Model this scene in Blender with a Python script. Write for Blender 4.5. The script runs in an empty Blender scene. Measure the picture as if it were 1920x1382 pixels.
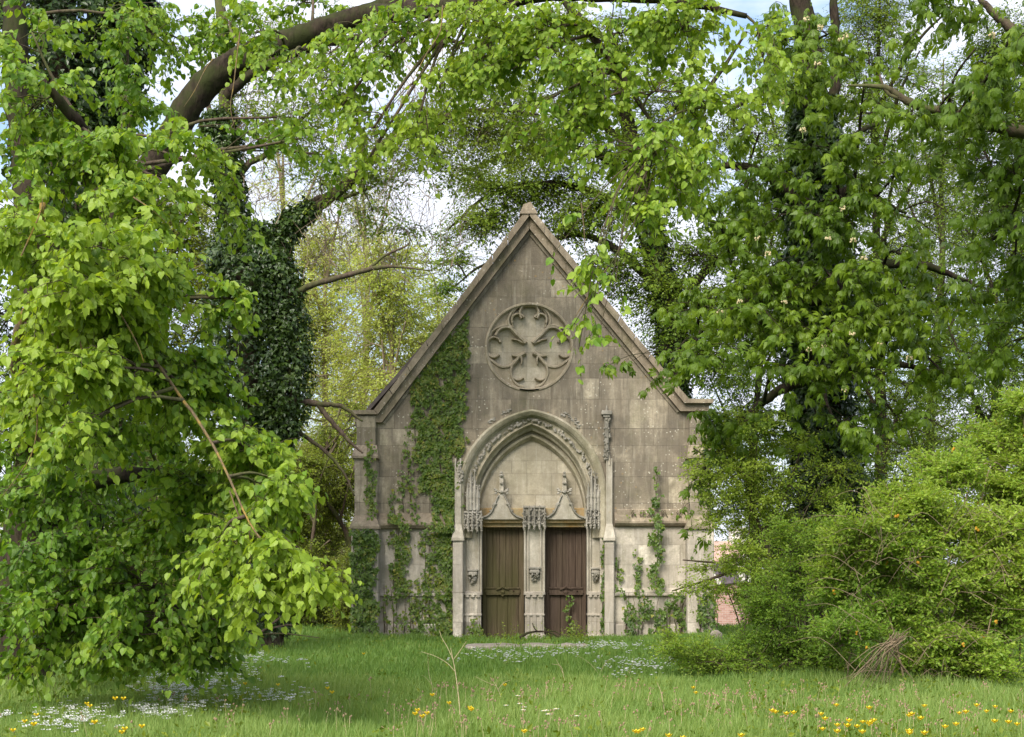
import bpy, math, random
import numpy as np
from mathutils import Vector
from mathutils.geometry import tessellate_polygon
random.seed(7)
rng = np.random.default_rng(11)
S = bpy.context.scene
COL = S.collection

# ------------------------------------------------------------------ camera
F = 2700.0            # focal length in source pixels (1920 wide)
HZ = 1081.0           # picture row of the horizon
EYE = 1.65
cam = bpy.data.cameras.new("camera")
cam.sensor_width = 36.0
cam.lens = 36.0 * F / 1920.0
cam.shift_y = (HZ - 691.0) / 1920.0
cam.clip_start = 0.1
cam.clip_end = 3000.0
camo = bpy.data.objects.new("camera", cam)
COL.objects.link(camo)
camo.location = (0, 0, EYE)
camo.rotation_euler = (math.radians(90), 0, 0)
S.camera = camo

# ------------------------------------------------------------------ sky and sun
SUN_EL, SUN_AZ = math.radians(44), math.radians(208)   # azimuth measured clockwise from +Y: behind the camera, to the left
W = bpy.data.worlds.new("World"); S.world = W
W.use_nodes = True
nt = W.node_tree; N = nt.nodes; L = nt.links
N.clear()
sky = N.new('ShaderNodeTexSky'); sky.sky_type = 'NISHITA'; sky.sun_disc = False
sky.sun_elevation = SUN_EL; sky.sun_rotation = SUN_AZ
sky.dust_density = 2.0
b1 = N.new('ShaderNodeBackground'); b1.inputs[1].default_value = 0.15
L.new(sky.outputs[0], b1.inputs[0])
b2 = N.new('ShaderNodeBackground'); b2.inputs[0].default_value = (0.85, 0.885, 1.0, 1); b2.inputs[1].default_value = 0.72
tc = N.new('ShaderNodeTexCoord')
mp = N.new('ShaderNodeMapping'); mp.inputs['Scale'].default_value = (1.0, 1.0, 2.6)
L.new(tc.outputs['Generated'], mp.inputs[0])
no = N.new('ShaderNodeTexNoise'); no.inputs['Scale'].default_value = 4.5; no.inputs['Detail'].default_value = 6
no.inputs['Roughness'].default_value = 0.6
L.new(mp.outputs[0], no.inputs['Vector'])
cr = N.new('ShaderNodeValToRGB')
cr.color_ramp.elements[0].position = 0.36; cr.color_ramp.elements[1].position = 0.56
L.new(no.outputs['Fac'], cr.inputs[0])
mx = N.new('ShaderNodeMixShader'); L.new(cr.outputs[0], mx.inputs[0])
L.new(b1.outputs[0], mx.inputs[1]); L.new(b2.outputs[0], mx.inputs[2])
ow = N.new('ShaderNodeOutputWorld'); L.new(mx.outputs[0], ow.inputs[0])

sl = bpy.data.lights.new("sun", 'SUN'); sl.energy = 3.1; sl.angle = math.radians(36); sl.color = (1.0, 0.94, 0.84)
so = bpy.data.objects.new("sun", sl); COL.objects.link(so)
sd = Vector((math.sin(SUN_AZ) * math.cos(SUN_EL), math.cos(SUN_AZ) * math.cos(SUN_EL), math.sin(SUN_EL)))
so.rotation_euler = sd.to_track_quat('Z', 'Y').to_euler()
S.view_settings.view_transform = 'Standard'; S.view_settings.look = 'None'
S.view_settings.gamma = 1.0; S.view_settings.exposure = 1.0
S.render.engine = 'CYCLES'
S.cycles.max_bounces = 8; S.cycles.diffuse_bounces = 4; S.cycles.transmission_bounces = 4

# ------------------------------------------------------------------ helpers
def P(px, py, Y):
    return np.array([(px - 960.0) / F * Y, Y, EYE - (py - HZ) / F * Y])

def tag(o, label=None, cat=None, group=None, kind=None):
    if label: o['label'] = label
    if cat: o['category'] = cat
    if group: o['group'] = group
    if kind: o['kind'] = kind
    return o

def empty(name, loc, label, cat, group=None):
    o = bpy.data.objects.new(name, None); COL.objects.link(o)
    o.location = loc; o.empty_display_size = 0.2
    return tag(o, label, cat, group)

def link(o, parent=None):
    COL.objects.link(o)
    if parent is not None:
        o.parent = parent
        M = parent
        off = Vector((0, 0, 0))
        while M is not None:
            off = off + M.location; M = M.parent
        o.location = -off           # geometry is written in world coordinates
    return o

class MB:
    """collects vertices and faces (numpy friendly), with an optional tint per vertex"""
    def __init__(s): s.v = []; s.f = []; s.t = []; s.n = 0; s.m = []
    def add(s, v, f, t=0.5, m=0):
        v = np.asarray(v, float).reshape(-1, 3)
        s.v.append(v)
        for a in (f if isinstance(f, list) and len(f) and isinstance(f[0], np.ndarray) and f[0].ndim == 2 else [f]):
            if isinstance(a, np.ndarray):
                s.f.append(a + s.n); s.m.append(m)
            else:
                by = {}
                for q in a: by.setdefault(len(q), []).append(q)
                for k in by:
                    s.f.append(np.array(by[k], int) + s.n); s.m.append(m)
        s.t.append(np.broadcast_to(np.asarray(t, float), (len(v),)))
        s.n += len(v)
        return s
    def build(s, name, mats, parent=None, smooth=False, loc=None):
        me = bpy.data.meshes.new(name)
        v = np.concatenate(s.v)
        if loc is not None: v = v - np.asarray(loc, float)
        lv = np.concatenate([a.reshape(-1) for a in s.f])
        lt = np.concatenate([np.full(len(a), a.shape[1]) for a in s.f])
        mi = np.concatenate([np.full(len(a), m) for a, m in zip(s.f, s.m)])
        ls = np.concatenate([[0], np.cumsum(lt)[:-1]])
        me.vertices.add(len(v)); me.vertices.foreach_set('co', v.astype(np.float32).reshape(-1))
        me.loops.add(len(lv)); me.loops.foreach_set('vertex_index', lv.astype(np.int32))
        me.polygons.add(len(lt)); me.polygons.foreach_set('loop_start', ls.astype(np.int32))
        me.polygons.foreach_set('loop_total', lt.astype(np.int32))
        me.polygons.foreach_set('material_index', mi.astype(np.int32))
        me.polygons.foreach_set('use_smooth', np.full(len(lt), smooth))
        a = me.attributes.new('tint', 'FLOAT', 'POINT')
        a.data.foreach_set('value', np.concatenate(s.t).astype(np.float32))
        me.update(calc_edges=True)
        for m in (mats if isinstance(mats, (list, tuple)) else [mats]): me.materials.append(m)
        o = bpy.data.objects.new(name, me)
        if loc is not None and parent is None:
            COL.objects.link(o); o.location = tuple(loc); return o
        return link(o, parent)

def box(mb, x0, x1, y0, y1, z0, z1, t=0.5, m=0, bev=0.0):
    if bev <= 0:
        v = [(x0,y0,z0),(x1,y0,z0),(x1,y1,z0),(x0,y1,z0),(x0,y0,z1),(x1,y0,z1),(x1,y1,z1),(x0,y1,z1)]
        f = [(0,3,2,1),(4,5,6,7),(0,1,5,4),(1,2,6,5),(2,3,7,6),(3,0,4,7)]
        mb.add(v, f, t, m)
    else:
        b = bev   # chamfer the edges of the front and top
        prof = [(x0+b, y0), (x1-b, y0), (x1, y0+b), (x1, y1), (x0, y1), (x0, y0+b)]
        v = []; n = 6
        for z, k in ((z0, 0), (z1-b, 0), (z1, b)):
            for (x, y) in prof:
                cx, cy = (x0+x1)/2, (y0+y1)/2
                v.append((x - (k if x > cx else -k), y + (k if y < cy else -k), z))
        f = []
        for r in range(2):
            for i in range(n):
                j = (i+1) % n
                f.append((r*n+i, r*n+j, (r+1)*n+j, (r+1)*n+i))
        f.append(tuple(range(2*n, 3*n))); f.append(tuple(range(n-1, -1, -1)))
        mb.add(v, f, t, m)

def prism(mb, outer, holes, y0, y1, t=0.5, m=0):
    """outline in (x, z) with holes, between depth y0 (front) and y1"""
    loops = [outer] + holes
    tl = [[Vector((p[0], p[1], 0)) for p in l] for l in loops]
    tri = tessellate_polygon(tl)
    flat = [p for l in loops for p in l]; n = len(flat)
    v = [(p[0], y0, p[1]) for p in flat] + [(p[0], y1, p[1]) for p in flat]
    f = []
    for a, b, c in tri:
        A, B, C = flat[a], flat[b], flat[c]
        cr_ = (B[0]-A[0])*(C[1]-A[1]) - (B[1]-A[1])*(C[0]-A[0])
        if cr_ < 0: a, b, c = a, c, b
        f.append((a, b, c)); f.append((a+n, c+n, b+n))
    s = 0
    for li, l in enumerate(loops):
        k = len(l)
        ar = sum(l[i][0]*l[(i+1) % k][1] - l[(i+1) % k][0]*l[i][1] for i in range(k))
        for i in range(k):
            j = (i+1) % k
            q = (s+i, s+i+n, s+j+n, s+j)
            if (ar < 0) != (li > 0): q = q[::-1]
            f.append(q)
        s += k
    mb.add(v, f, t, m)

def nrmz(a): return a / np.maximum(np.linalg.norm(a, axis=-1, keepdims=True), 1e-9)

def tubes(mb, paths, radii, sides=6, t=0.5, m=0, ref=(0.31, 0.22, 0.92), lump=0.0):
    """paths (B,n,3), radii (B,n): tapered tubes"""
    p = np.asarray(paths, float); r = np.asarray(radii, float)
    B, n, _ = p.shape
    tan = np.empty_like(p)
    tan[:, 1:-1] = p[:, 2:] - p[:, :-2]; tan[:, 0] = p[:, 1] - p[:, 0]; tan[:, -1] = p[:, -1] - p[:, -2]
    tan = nrmz(tan)
    ref = np.array(ref, float)
    mean = nrmz(p[:, -1] - p[:, 0])
    alt = np.where((np.abs(mean @ ref) > 0.85)[:, None], np.array([0.9, -0.4, 0.15]), ref)
    u = nrmz(np.cross(tan, alt[:, None, :])); w = np.cross(tan, u)
    a = np.arange(sides) * 2 * np.pi / sides
    rr = r[:, :, None] * np.ones(sides)
    if lump: rr = rr * (1 + lump * rng.normal(size=rr.shape))
    v = p[:, :, None, :] + rr[..., None] * (np.cos(a)[None, None, :, None] * u[:, :, None, :] + np.sin(a)[None, None, :, None] * w[:, :, None, :])
    i = np.arange(B)[:, None, None]; j = np.arange(n-1)[None, :, None]; k = np.arange(sides)[None, None, :]
    b = i*n*sides + j*sides
    k2 = (k+1) % sides
    f = np.stack([b+k, b+k2, b+sides+k2, b+sides+k], -1).reshape(-1, 4)
    tt = np.broadcast_to(np.asarray(t, float).reshape(-1, 1, 1) if np.ndim(t) else t, (B, n, sides)).reshape(-1)
    mb.add(v.reshape(-1, 3), f, tt, m)
    cap = np.stack([(i*n*sides + (n-1)*sides + k).reshape(B, sides)], 0)[0]
    mb.f.append(cap + (mb.n - B*n*sides)); mb.m.append(m)

def spline(pts, n):
    """Catmull-Rom through the points"""
    p = np.asarray(pts, float)
    q = np.vstack([2*p[0]-p[1], p, 2*p[-1]-p[-2]])
    ts = np.linspace(0, len(p)-1-1e-6, n)
    o = []
    for t in ts:
        i = int(t); f = t - i
        a, b, c, d = q[i], q[i+1], q[i+2], q[i+3]
        o.append(0.5*((2*b) + (-a+c)*f + (2*a-5*b+4*c-d)*f*f + (-a+3*b-3*c+d)*f**3))
    return np.array(o)

def n3(p, s=1.0, k=0.0):
    """cheap smooth noise, about -1..1"""
    p = np.asarray(p) * s
    x, y, z = p[..., 0]+k, p[..., 1]-k*1.3, p[..., 2]+k*0.7
    return (np.sin(1.7*x+1.3*np.sin(1.1*y+k))*np.cos(1.9*z+0.8*np.sin(1.3*x)) + 0.6*np.sin(3.1*z+2.3*y+1.1*np.sin(2.3*x)) + 0.4*np.sin(5.3*x-4.1*z+np.sin(3.7*y)))/1.7

# ------------------------------------------------------------------ materials
class NG:
    def __init__(s, name):
        s.mat = bpy.data.materials.new(name); s.mat.use_nodes = True
        s.t = s.mat.node_tree; s.t.nodes.clear()
        s.out = s.n('ShaderNodeOutputMaterial')
    def n(s, ty, **kw):
        o = s.t.nodes.new(ty)
        for k, v in kw.items(): setattr(o, k, v)
        return o
    def l(s, a, b): s.t.links.new(a, b)
    def noise(s, vec, scale, detail=4, rough=0.55, dist=0.0):
        o = s.n('ShaderNodeTexNoise'); o.inputs['Scale'].default_value = scale
        o.inputs['Detail'].default_value = detail; o.inputs['Roughness'].default_value = rough
        o.inputs['Distortion'].default_value = dist
        s.l(vec, o.inputs['Vector']); return o.outputs['Fac']
    def ramp(s, fac, stops):
        o = s.n('ShaderNodeValToRGB'); e = o.color_ramp.elements
        while len(e) < len(stops): e.new(0.5)
        for x, (p, c) in zip(e, stops):
            x.position = p; x.color = (c[0], c[1], c[2], 1) if not np.isscalar(c) else (c, c, c, 1)
        s.l(fac, o.inputs[0]); return o.outputs[0]
    def mix(s, fac, a, b, mode='MIX'):
        o = s.n('ShaderNodeMix', data_type='RGBA', blend_type=mode)
        if np.isscalar(fac): o.inputs[0].default_value = fac
        else: s.l(fac, o.inputs[0])
        for i, x in ((6, a), (7, b)):
            if isinstance(x, tuple): o.inputs[i].default_value = (*x, 1)
            else: s.l(x, o.inputs[i])
        return o.outputs[2]
    def math(s, op, a, b=None):
        o = s.n('ShaderNodeMath', operation=op)
        for i, x in ((0, a), (1, b)):
            if x is None: continue
            if np.isscalar(x): o.inputs[i].default_value = x
            else: s.l(x, o.inputs[i])
        return o.outputs[0]
    def obj(s): return s.n('ShaderNodeTexCoord').outputs['Object']
    def mapv(s, vec, scale=(1,1,1), loc=(0,0,0)):
        o = s.n('ShaderNodeMapping'); o.inputs['Scale'].default_value = scale; o.inputs['Location'].default_value = loc
        s.l(vec, o.inputs[0]); return o.outputs[0]
    def bump(s, h, strength, dist=0.02, prev=None):
        o = s.n('ShaderNodeBump'); o.inputs['Strength'].default_value = strength; o.inputs['Distance'].default_value = dist
        s.l(h, o.inputs['Height'])
        if prev is not None: s.l(prev, o.inputs['Normal'])
        return o.outputs[0]
    def done(s, col, rough=0.85, normal=None, spec=0.25):
        b = s.n('ShaderNodeBsdfPrincipled')
        if isinstance(col, tuple): b.inputs['Base Color'].default_value = (*col, 1)
        else: s.l(col, b.inputs['Base Color'])
        if np.isscalar(rough): b.inputs['Roughness'].default_value = rough
        else: s.l(rough, b.inputs['Roughness'])
        b.inputs['Specular IOR Level'].default_value = spec
        if normal is not None: s.l(normal, b.inputs['Normal'])
        s.l(b.outputs[0], s.out.inputs[0]); return s.mat

def leaf_mat(name, dark, mid, light, trans=0.4, rough=0.45, spec=0.3, tr_gain=1.35):
    g = NG(name)
    at = g.n('ShaderNodeAttribute', attribute_name='tint')
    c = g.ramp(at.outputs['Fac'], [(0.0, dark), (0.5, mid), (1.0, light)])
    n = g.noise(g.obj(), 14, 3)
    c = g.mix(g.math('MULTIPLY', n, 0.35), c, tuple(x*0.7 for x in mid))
    b = g.n('ShaderNodeBsdfPrincipled'); g.l(c, b.inputs['Base Color'])
    b.inputs['Roughness'].default_value = rough; b.inputs['Specular IOR Level'].default_value = spec
    tb = g.n('ShaderNodeBsdfTranslucent')
    tcol = g.mix(1.0, c, (1.25*tr_gain, 1.15*tr_gain, 0.45*tr_gain), 'MULTIPLY')
    g.l(tcol, tb.inputs[0])
    m = g.n('ShaderNodeMixShader'); m.inputs[0].default_value = trans
    g.l(b.outputs[0], m.inputs[1]); g.l(tb.outputs[0], m.inputs[2]); g.l(m.outputs[0], g.out.inputs[0])
    return g.mat

def bark_mat(name, a, b, moss=None, scale=1.0):
    g = NG(name); o = g.obj()
    v = g.mapv(o, (9*scale, 9*scale, 2.2*scale))
    n = g.noise(v, 1.6, 6, 0.65, 0.4)
    c = g.ramp(n, [(0.32, a), (0.68, b)])
    if moss:
        c = g.mix(g.ramp(g.noise(o, 2.2*scale, 5, 0.6), [(0.46, 0.0), (0.62, 0.9)]), c, moss)
    return g.done(c, 0.95, g.bump(n, 0.9, 0.03), 0.1)

def stone_mat(name, base, dark, pale, blocks=(0.98, 0.5), stain=0.5, moss=0.35, lichen=0.6, spread=0.5, zfade=None, wash=0.3, gain=1.0):
    """ashlar limestone: blocks of uneven tone, grime, lichen spots, moss"""
    g = NG(name); o = g.obj()
    sp = g.n('ShaderNodeSeparateXYZ'); g.l(o, sp.inputs[0])
    cb = g.n('ShaderNodeCombineXYZ')
    wob = g.noise(o, 1.3, 2)
    g.l(g.math('ADD', sp.outputs[0], g.math('MULTIPLY', wob, 0.03)), cb.inputs[0]); zz = g.math('ADD', sp.outputs[2], g.math('MULTIPLY', wob, 0.02))
    zz = g.math('ADD', zz, g.math('MULTIPLY', g.math('SINE', g.math('MULTIPLY', zz, 2.7)), 0.13))
    zz = g.math('ADD', zz, g.math('MULTIPLY', g.math('SINE', g.math('MULTIPLY', zz, 7.3)), 0.03))
    g.l(zz, cb.inputs[1])
    big = g.noise(o, 0.9, 5, 0.6)
    if blocks:
        br = g.n('ShaderNodeTexBrick'); g.l(cb.outputs[0], br.inputs['Vector'])
        br.offset = 0.37; br.offset_frequency = 2; br.squash = 0.62; br.squash_frequency = 3
        br.inputs['Scale'].default_value = 1.0; br.inputs['Mortar Size'].default_value = 0.007
        br.inputs['Mortar Smooth'].default_value = 0.3; br.inputs['Bias'].default_value = 0.0
        br.inputs['Brick Width'].default_value = blocks[0]; br.inputs['Row Height'].default_value = blocks[1]
        br.inputs['Color1'].default_value = (0, 0, 0, 1); br.inputs['Color2'].default_value = (1, 1, 1, 1)
        br.inputs['Mortar'].default_value = (0.5, 0.5, 0.5, 1)
        c = g.ramp(br.outputs['Color'], [(0.0, tuple(x*(1-spread*0.62) for x in base)), (0.4, base), (0.75, tuple(x*(1+spread*0.15) for x in base)), (1.0, pale)])
    else:
        c = g.ramp(g.noise(o, 2.0, 4), [(0.3, base), (0.7, pale)])
    c = g.mix(g.ramp(big, [(0.38, 0.0), (0.66, wash)]), c, pale)
    if blocks:
        tone = g.ramp(br.outputs['Color'], [(0.0, (.62, .62, .64)), (0.3, (.92, .91, .9)), (0.6, (1.0, 1.0, 1.0)), (0.9, (1.22, 1.2, 1.15)), (1.0, (1.3, 1.27, 1.2))])
        c = g.mix(min(1.0, spread*1.6), c, tone, 'MULTIPLY')
    # soot and algae: large dark blotches, then thin dark runs
    c = g.mix(g.ramp(g.noise(g.mapv(o, (1, 1, .7), (9, 2, 4)), .85, 7, .68), [(.48, 0.0), (.60, stain*1.05)]), c, dark)
    c = g.mix(g.ramp(g.noise(g.mapv(o, (7, 7, .45), (2, 5, 1)), 1.2, 6, .7), [(.54, 0.0), (.68, stain*.9)]), c, tuple(x*.75 for x in dark))
    # vertical run-off grime
    vs = g.mapv(o, (2.6, 2.6, 0.35))
    st = g.ramp(g.noise(vs, 1.5, 5, 0.65), [(0.42, 0.0), (0.7, stain)])
    c = g.mix(st, c, dark)
    c = g.mix(g.ramp(g.noise(o, 3.1, 8, 0.75), [(0.40, 0.55), (0.56, 0.0)]), c, tuple(x*0.62 for x in base))
    c = g.mix(g.ramp(g.noise(o, 9, 6, 0.75), [(0.36, 0.4), (0.56, 0.0)]), c, tuple(x*0.55 for x in base))
    c = g.mix(g.ramp(g.noise(g.mapv(o, (9, 9, .9)), 1.0, 5, 0.7), [(0.52, 0.0), (0.72, wash*1.3)]), c, pale)
    c = g.mix(g.ramp(g.noise(o, 26, 4, 0.7), [(0.35, 0.3), (0.62, 0.0)]), c, tuple(x*0.6 for x in base))
    # moss in the damp patches
    c = g.mix(g.ramp(g.noise(g.mapv(o, (1, 1, 0.8), (3, 1, 5)), 1.4, 6, 0.7), [(0.52, 0.0), (0.74, moss)]), c, (0.10, 0.11, 0.035))
    # pale and orange lichen spots
    vo = g.n('ShaderNodeTexVoronoi'); vo.inputs['Scale'].default_value = 11.0; g.l(o, vo.inputs['Vector'])
    s1 = g.ramp(vo.outputs['Distance'], [(0.1, lichen), (0.24, 0.0)])
    s1 = g.math('MULTIPLY', s1, g.ramp(g.noise(o, 1.7, 3), [(0.5, 0.0), (0.6, 1.0)]))
    c = g.mix(s1, c, (0.62, 0.58, 0.47))
    vo2 = g.n('ShaderNodeTexVoronoi'); vo2.inputs['Scale'].default_value = 6.3; g.l(g.mapv(o, (1,1,1), (7,3,1)), vo2.inputs['Vector'])
    s2 = g.ramp(vo2.outputs['Distance'], [(0.08, lichen*0.7), (0.2, 0.0)])
    s2 = g.math('MULTIPLY', s2, g.ramp(g.noise(o, 1.1, 3), [(0.55, 0.0), (0.65, 1.0)]))
    c = g.mix(s2, c, (0.42, 0.26, 0.09))
    nb = g.bump(g.noise(o, 40, 5, 0.7), 0.5, 0.012)
    nb = g.bump(g.noise(o, 5, 5, 0.6), 0.5, 0.03, nb)
    if blocks:
        c = g.mix(g.math('MULTIPLY', br.outputs['Fac'], g.ramp(g.noise(o, 2.3, 4), [(.35, .15), (.65, .65)])), c, tuple(x*0.42 for x in dark))
        nb = g.bump(g.math('SUBTRACT', 1.0, br.outputs['Fac']), 0.45, 0.015, nb)
    return g.done(c, 0.93, nb, 0.12)

M = {}
M['wall'] = stone_mat('weathered_ashlar', (0.35, 0.295, 0.215), (0.135, 0.117, 0.092), (0.54, 0.485, 0.375), stain=0.8, moss=0.35, lichen=0.9, wash=0.35)
M['wall_low'] = stone_mat('pale_ashlar', (0.56, 0.50, 0.41), (0.29, 0.255, 0.20), (0.72, 0.67, 0.59), blocks=(0.85, 0.62), stain=0.55, moss=0.5, lichen=0.5)
M['coping'] = stone_mat('coping_stone', (0.30, 0.242, 0.170), (0.13, 0.107, 0.08), (0.47, 0.395, 0.29), blocks=None, stain=0.6, moss=0.55, lichen=0.9)
M['portal'] = stone_mat('portal_stone', (0.53, 0.475, 0.37), (0.24, 0.215, 0.16), (0.69, 0.64, 0.54), blocks=None, stain=0.5, moss=0.25, lichen=0.3)
M['arch'] = stone_mat('arch_stone', (0.44, 0.39, 0.265), (0.14, 0.125, 0.085), (0.60, 0.54, 0.42), blocks=None, stain=0.5, moss=0.55, lichen=0.3)
M['carved'] = stone_mat('carved_stone', (0.42, 0.385, 0.31), (0.11, 0.105, 0.085), (0.58, 0.54, 0.47), blocks=None, stain=0.7, moss=0.3, lichen=0.3)
M['tymp'] = stone_mat('tympanum_stone', (0.53, 0.465, 0.335), (0.34, 0.30, 0.235), (0.67, 0.62, 0.52), blocks=(0.62, 0.46), stain=0.4, moss=0.25, lichen=0.15, spread=0.25)
M['tracery'] = stone_mat('tracery_stone', (0.40, 0.335, 0.23), (0.20, 0.17, 0.12), (0.54, 0.465, 0.345), blocks=None, stain=0.5, moss=0.3, lichen=0.8)
M['ochre'] = stone_mat('ochre_stone', (0.44, 0.36, 0.20), (0.36, 0.20, 0.06), (0.50, 0.44, 0.30), blocks=None, stain=0.8, moss=0.1, lichen=0.1)
M['slab'] = stone_mat('slab_stone', (0.25, 0.215, 0.18), (0.13, 0.11, 0.085), (0.36, 0.32, 0.27), blocks=None, stain=0.5, moss=0.7, lichen=0.8)
def slate():
    g = NG('slate_roof'); n = g.noise(g.obj(), 6, 5)
    return g.done(g.ramp(n, [(0.3, (0.07, 0.06, 0.055)), (0.7, (0.14, 0.12, 0.11))]), 0.8, g.bump(n, 0.5, 0.02))
M['slate'] = slate()
def wood_mat(name, a, b, c3, green):
    g = NG(name); o = g.obj()
    v = g.mapv(o, (14, 14, 0.7))
    n = g.noise(v, 1.5, 6, 0.7, 0.5)
    c = g.ramp(n, [(0.25, a), (0.5, b), (0.75, c3)])
    c = g.mix(g.ramp(g.noise(g.mapv(o, (3, 3, 0.5)), 1.0, 4), [(0.4, 0.0), (0.62, green)]), c, (0.068, 0.066, 0.020))
    return g.done(c, 0.75, g.bump(n, 0.7, 0.01), 0.2)
M['door_green'] = wood_mat('mossy_oak', (0.050, 0.037, 0.021), (0.10, 0.076, 0.044), (0.17, 0.135, 0.085), 0.65)
M['door_brown'] = wood_mat('brown_oak', (0.034, 0.022, 0.016), (0.075, 0.051, 0.036), (0.13, 0.095, 0.07), 0.1)
def iron():
    g = NG('rusty_iron'); n = g.noise(g.obj(), 20, 4)
    return g.done(g.ramp(n, [(0.3, (0.03, 0.02, 0.015)), (0.7, (0.10, 0.05, 0.03))]), 0.7)
M['iron'] = iron()
M['bark_dark'] = bark_mat('dark_bark', (0.012, 0.009, 0.007), (0.060, 0.045, 0.032), (0.035, 0.042, 0.014))
M['bark_brown'] = bark_mat('brown_bark', (0.045, 0.032, 0.024), (0.14, 0.105, 0.078), (0.09, 0.10, 0.035))
M['bark_pale'] = bark_mat('pale_bark', (0.16, 0.12, 0.08), (0.32, 0.26, 0.18), None, 2.0)
M['bark_lichen'] = bark_mat('lichen_bark', (0.12, 0.085, 0.05), (0.22, 0.17, 0.10), (0.34, 0.23, 0.06), 3.0)
M['cane'] = bark_mat('dead_cane', (0.16, 0.12, 0.075), (0.32, 0.25, 0.16), None, 3.0)
M['straw'] = bark_mat('dry_straw', (0.34, 0.27, 0.15), (0.52, 0.44, 0.27), None, 3.0)
M['lime_leaf'] = leaf_mat('lime_leaf', (0.045, 0.105, 0.012), (0.125, 0.24, 0.022), (0.29, 0.40, 0.045), 0.42)
M['chestnut_leaf'] = leaf_mat('chestnut_leaf', (0.042, 0.085, 0.009), (0.10, 0.175, 0.013), (0.19, 0.28, 0.02), 0.42)
M['beech_leaf'] = leaf_mat('hornbeam_leaf', (0.045, 0.09, 0.012), (0.11, 0.19, 0.020), (0.22, 0.30, 0.03), 0.42)
M['willow_leaf'] = leaf_mat('spring_leaf', (0.16, 0.24, 0.02), (0.31, 0.40, 0.06), (0.44, 0.49, 0.13), 0.45)
M['hedge_leaf'] = leaf_mat('hedge_leaf', (0.06, 0.10, 0.010), (0.14, 0.20, 0.018), (0.26, 0.31, 0.03), 0.4)
M['forsythia_leaf'] = leaf_mat('forsythia_leaf', (0.08, 0.17, 0.018), (0.19, 0.32, 0.036), (0.34, 0.44, 0.06), 0.42)
M['ivy_leaf'] = leaf_mat('ivy_leaf', (0.020, 0.045, 0.010), (0.058, 0.105, 0.017), (0.13, 0.17, 0.03), 0.2, 0.35, 0.45)
M['wall_ivy_leaf'] = leaf_mat('wall_ivy_leaf', (0.04, 0.085, 0.012), (0.12, 0.20, 0.022), (0.30, 0.28, 0.045), 0.35, 0.4, 0.4)
M['grass'] = leaf_mat('grass_blade', (0.06, 0.12, 0.022), (0.13, 0.235, 0.045), (0.27, 0.35, 0.10), 0.35, 0.5, 0.25)
def plain(name, c, rough=0.6, trans=0.0):
    g = NG(name); n = g.noise(g.obj(), 30, 3)
    col = g.mix(g.math('MULTIPLY', n, 0.3), c, tuple(x*0.7 for x in c))
    if not trans: return g.done(col, rough)
    b = g.n('ShaderNodeBsdfPrincipled'); g.l(col, b.inputs['Base Color']); b.inputs['Roughness'].default_value = rough
    tb = g.n('ShaderNodeBsdfTranslucent'); g.l(col, tb.inputs[0])
    m = g.n('ShaderNodeMixShader'); m.inputs[0].default_value = trans
    g.l(b.outputs[0], m.inputs[1]); g.l(tb.outputs[0], m.inputs[2]); g.l(m.outputs[0], g.out.inputs[0]); return g.mat
M['yellow'] = plain('yellow_petal', (0.85, 0.62, 0.02), 0.4, 0.25)
M['orange'] = plain('orange_petal', (0.72, 0.40, 0.04), 0.5, 0.3)
M['white'] = plain('white_petal', (0.82, 0.82, 0.80), 0.6, 0.3)
M['cream'] = plain('cream_petal', (0.72, 0.62, 0.36), 0.6, 0.3)
M['seed'] = plain('seed_head', (0.36, 0.25, 0.15), 0.8, 0.2)
M['stem'] = plain('green_stem', (0.13, 0.20, 0.04), 0.6)

def soil():
    g = NG('meadow_soil'); o = g.obj()
    n = g.noise(o, 0.6, 6, 0.6); m2 = g.noise(o, 25, 5, 0.7)
    c = g.ramp(n, [(0.35, (0.035, 0.075, 0.014)), (0.65, (0.07, 0.13, 0.022))])
    c = g.mix(g.ramp(m2, [(0.4, 0.5), (0.62, 0.0)]), c, (0.03, 0.035, 0.012))
    return g.done(c, 0.95, g.bump(m2, 0.8, 0.05))
M['soil'] = soil()

# ------------------------------------------------------------------ leaf templates (along, across, up)
def T_lime():
    v = [(0,0,0), (0.42,0,-0.05), (1.0,0,-0.16), (-0.06,0.26,0.04), (0.25,0.44,0.07), (0.64,0.32,0.02), (-0.06,-0.26,0.04), (0.25,-0.44,0.07), (0.64,-0.32,0.02)]
    return np.array(v), [np.array([(0,1,4,3),(0,6,7,1),(1,2,5,4),(1,7,8,2)])]
def T_fold():
    v = [(0,0,0), (0.45,0.28,0.06), (1,0,-0.06), (0.45,-0.28,0.06)]
    return np.array(v), [np.array([(0,2,1),(0,3,2)])]
def T_narrow():
    v = [(0,0,0), (0.5,0.23,0.05), (1,0,-0.05), (0.5,-0.23,0.05)]
    return np.array(v), [np.array([(0,2,1),(0,3,2)])]
def T_ivy():
    v = [(0,0,0), (0.12,0.5,0.02), (0.5,0.26,0.05), (1,0,-0.06), (0.5,-0.26,0.05), (0.12,-0.5,0.02)]
    return np.array(v), [np.array([(0,3,2,1),(0,5,4,3)])]
def T_chest():
    V = []; Q = []
    for a, s in ((0,1.0),(42,0.95),(-42,0.95),(86,0.74),(-86,0.74),(128,0.5)):
        c, d = math.cos(math.radians(a)), math.sin(math.radians(a)); b = len(V)
        for x, y, z in ((0.04,0,0),(0.50,0.18,-0.36),(0.68,0,-0.86),(0.50,-0.18,-0.36),(0.48,0,-0.30)):
            x *= s; y *= s; z *= s
            V.append((x*c - y*d, x*d + y*c, z))
        Q += [(b, b+4, b+2, b+1), (b, b+3, b+2, b+4)]
    return np.array(V), [np.array(Q)]
TL, TF, TN, TI, TC = T_lime(), T_fold(), T_narrow(), T_ivy(), T_chest()

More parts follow.
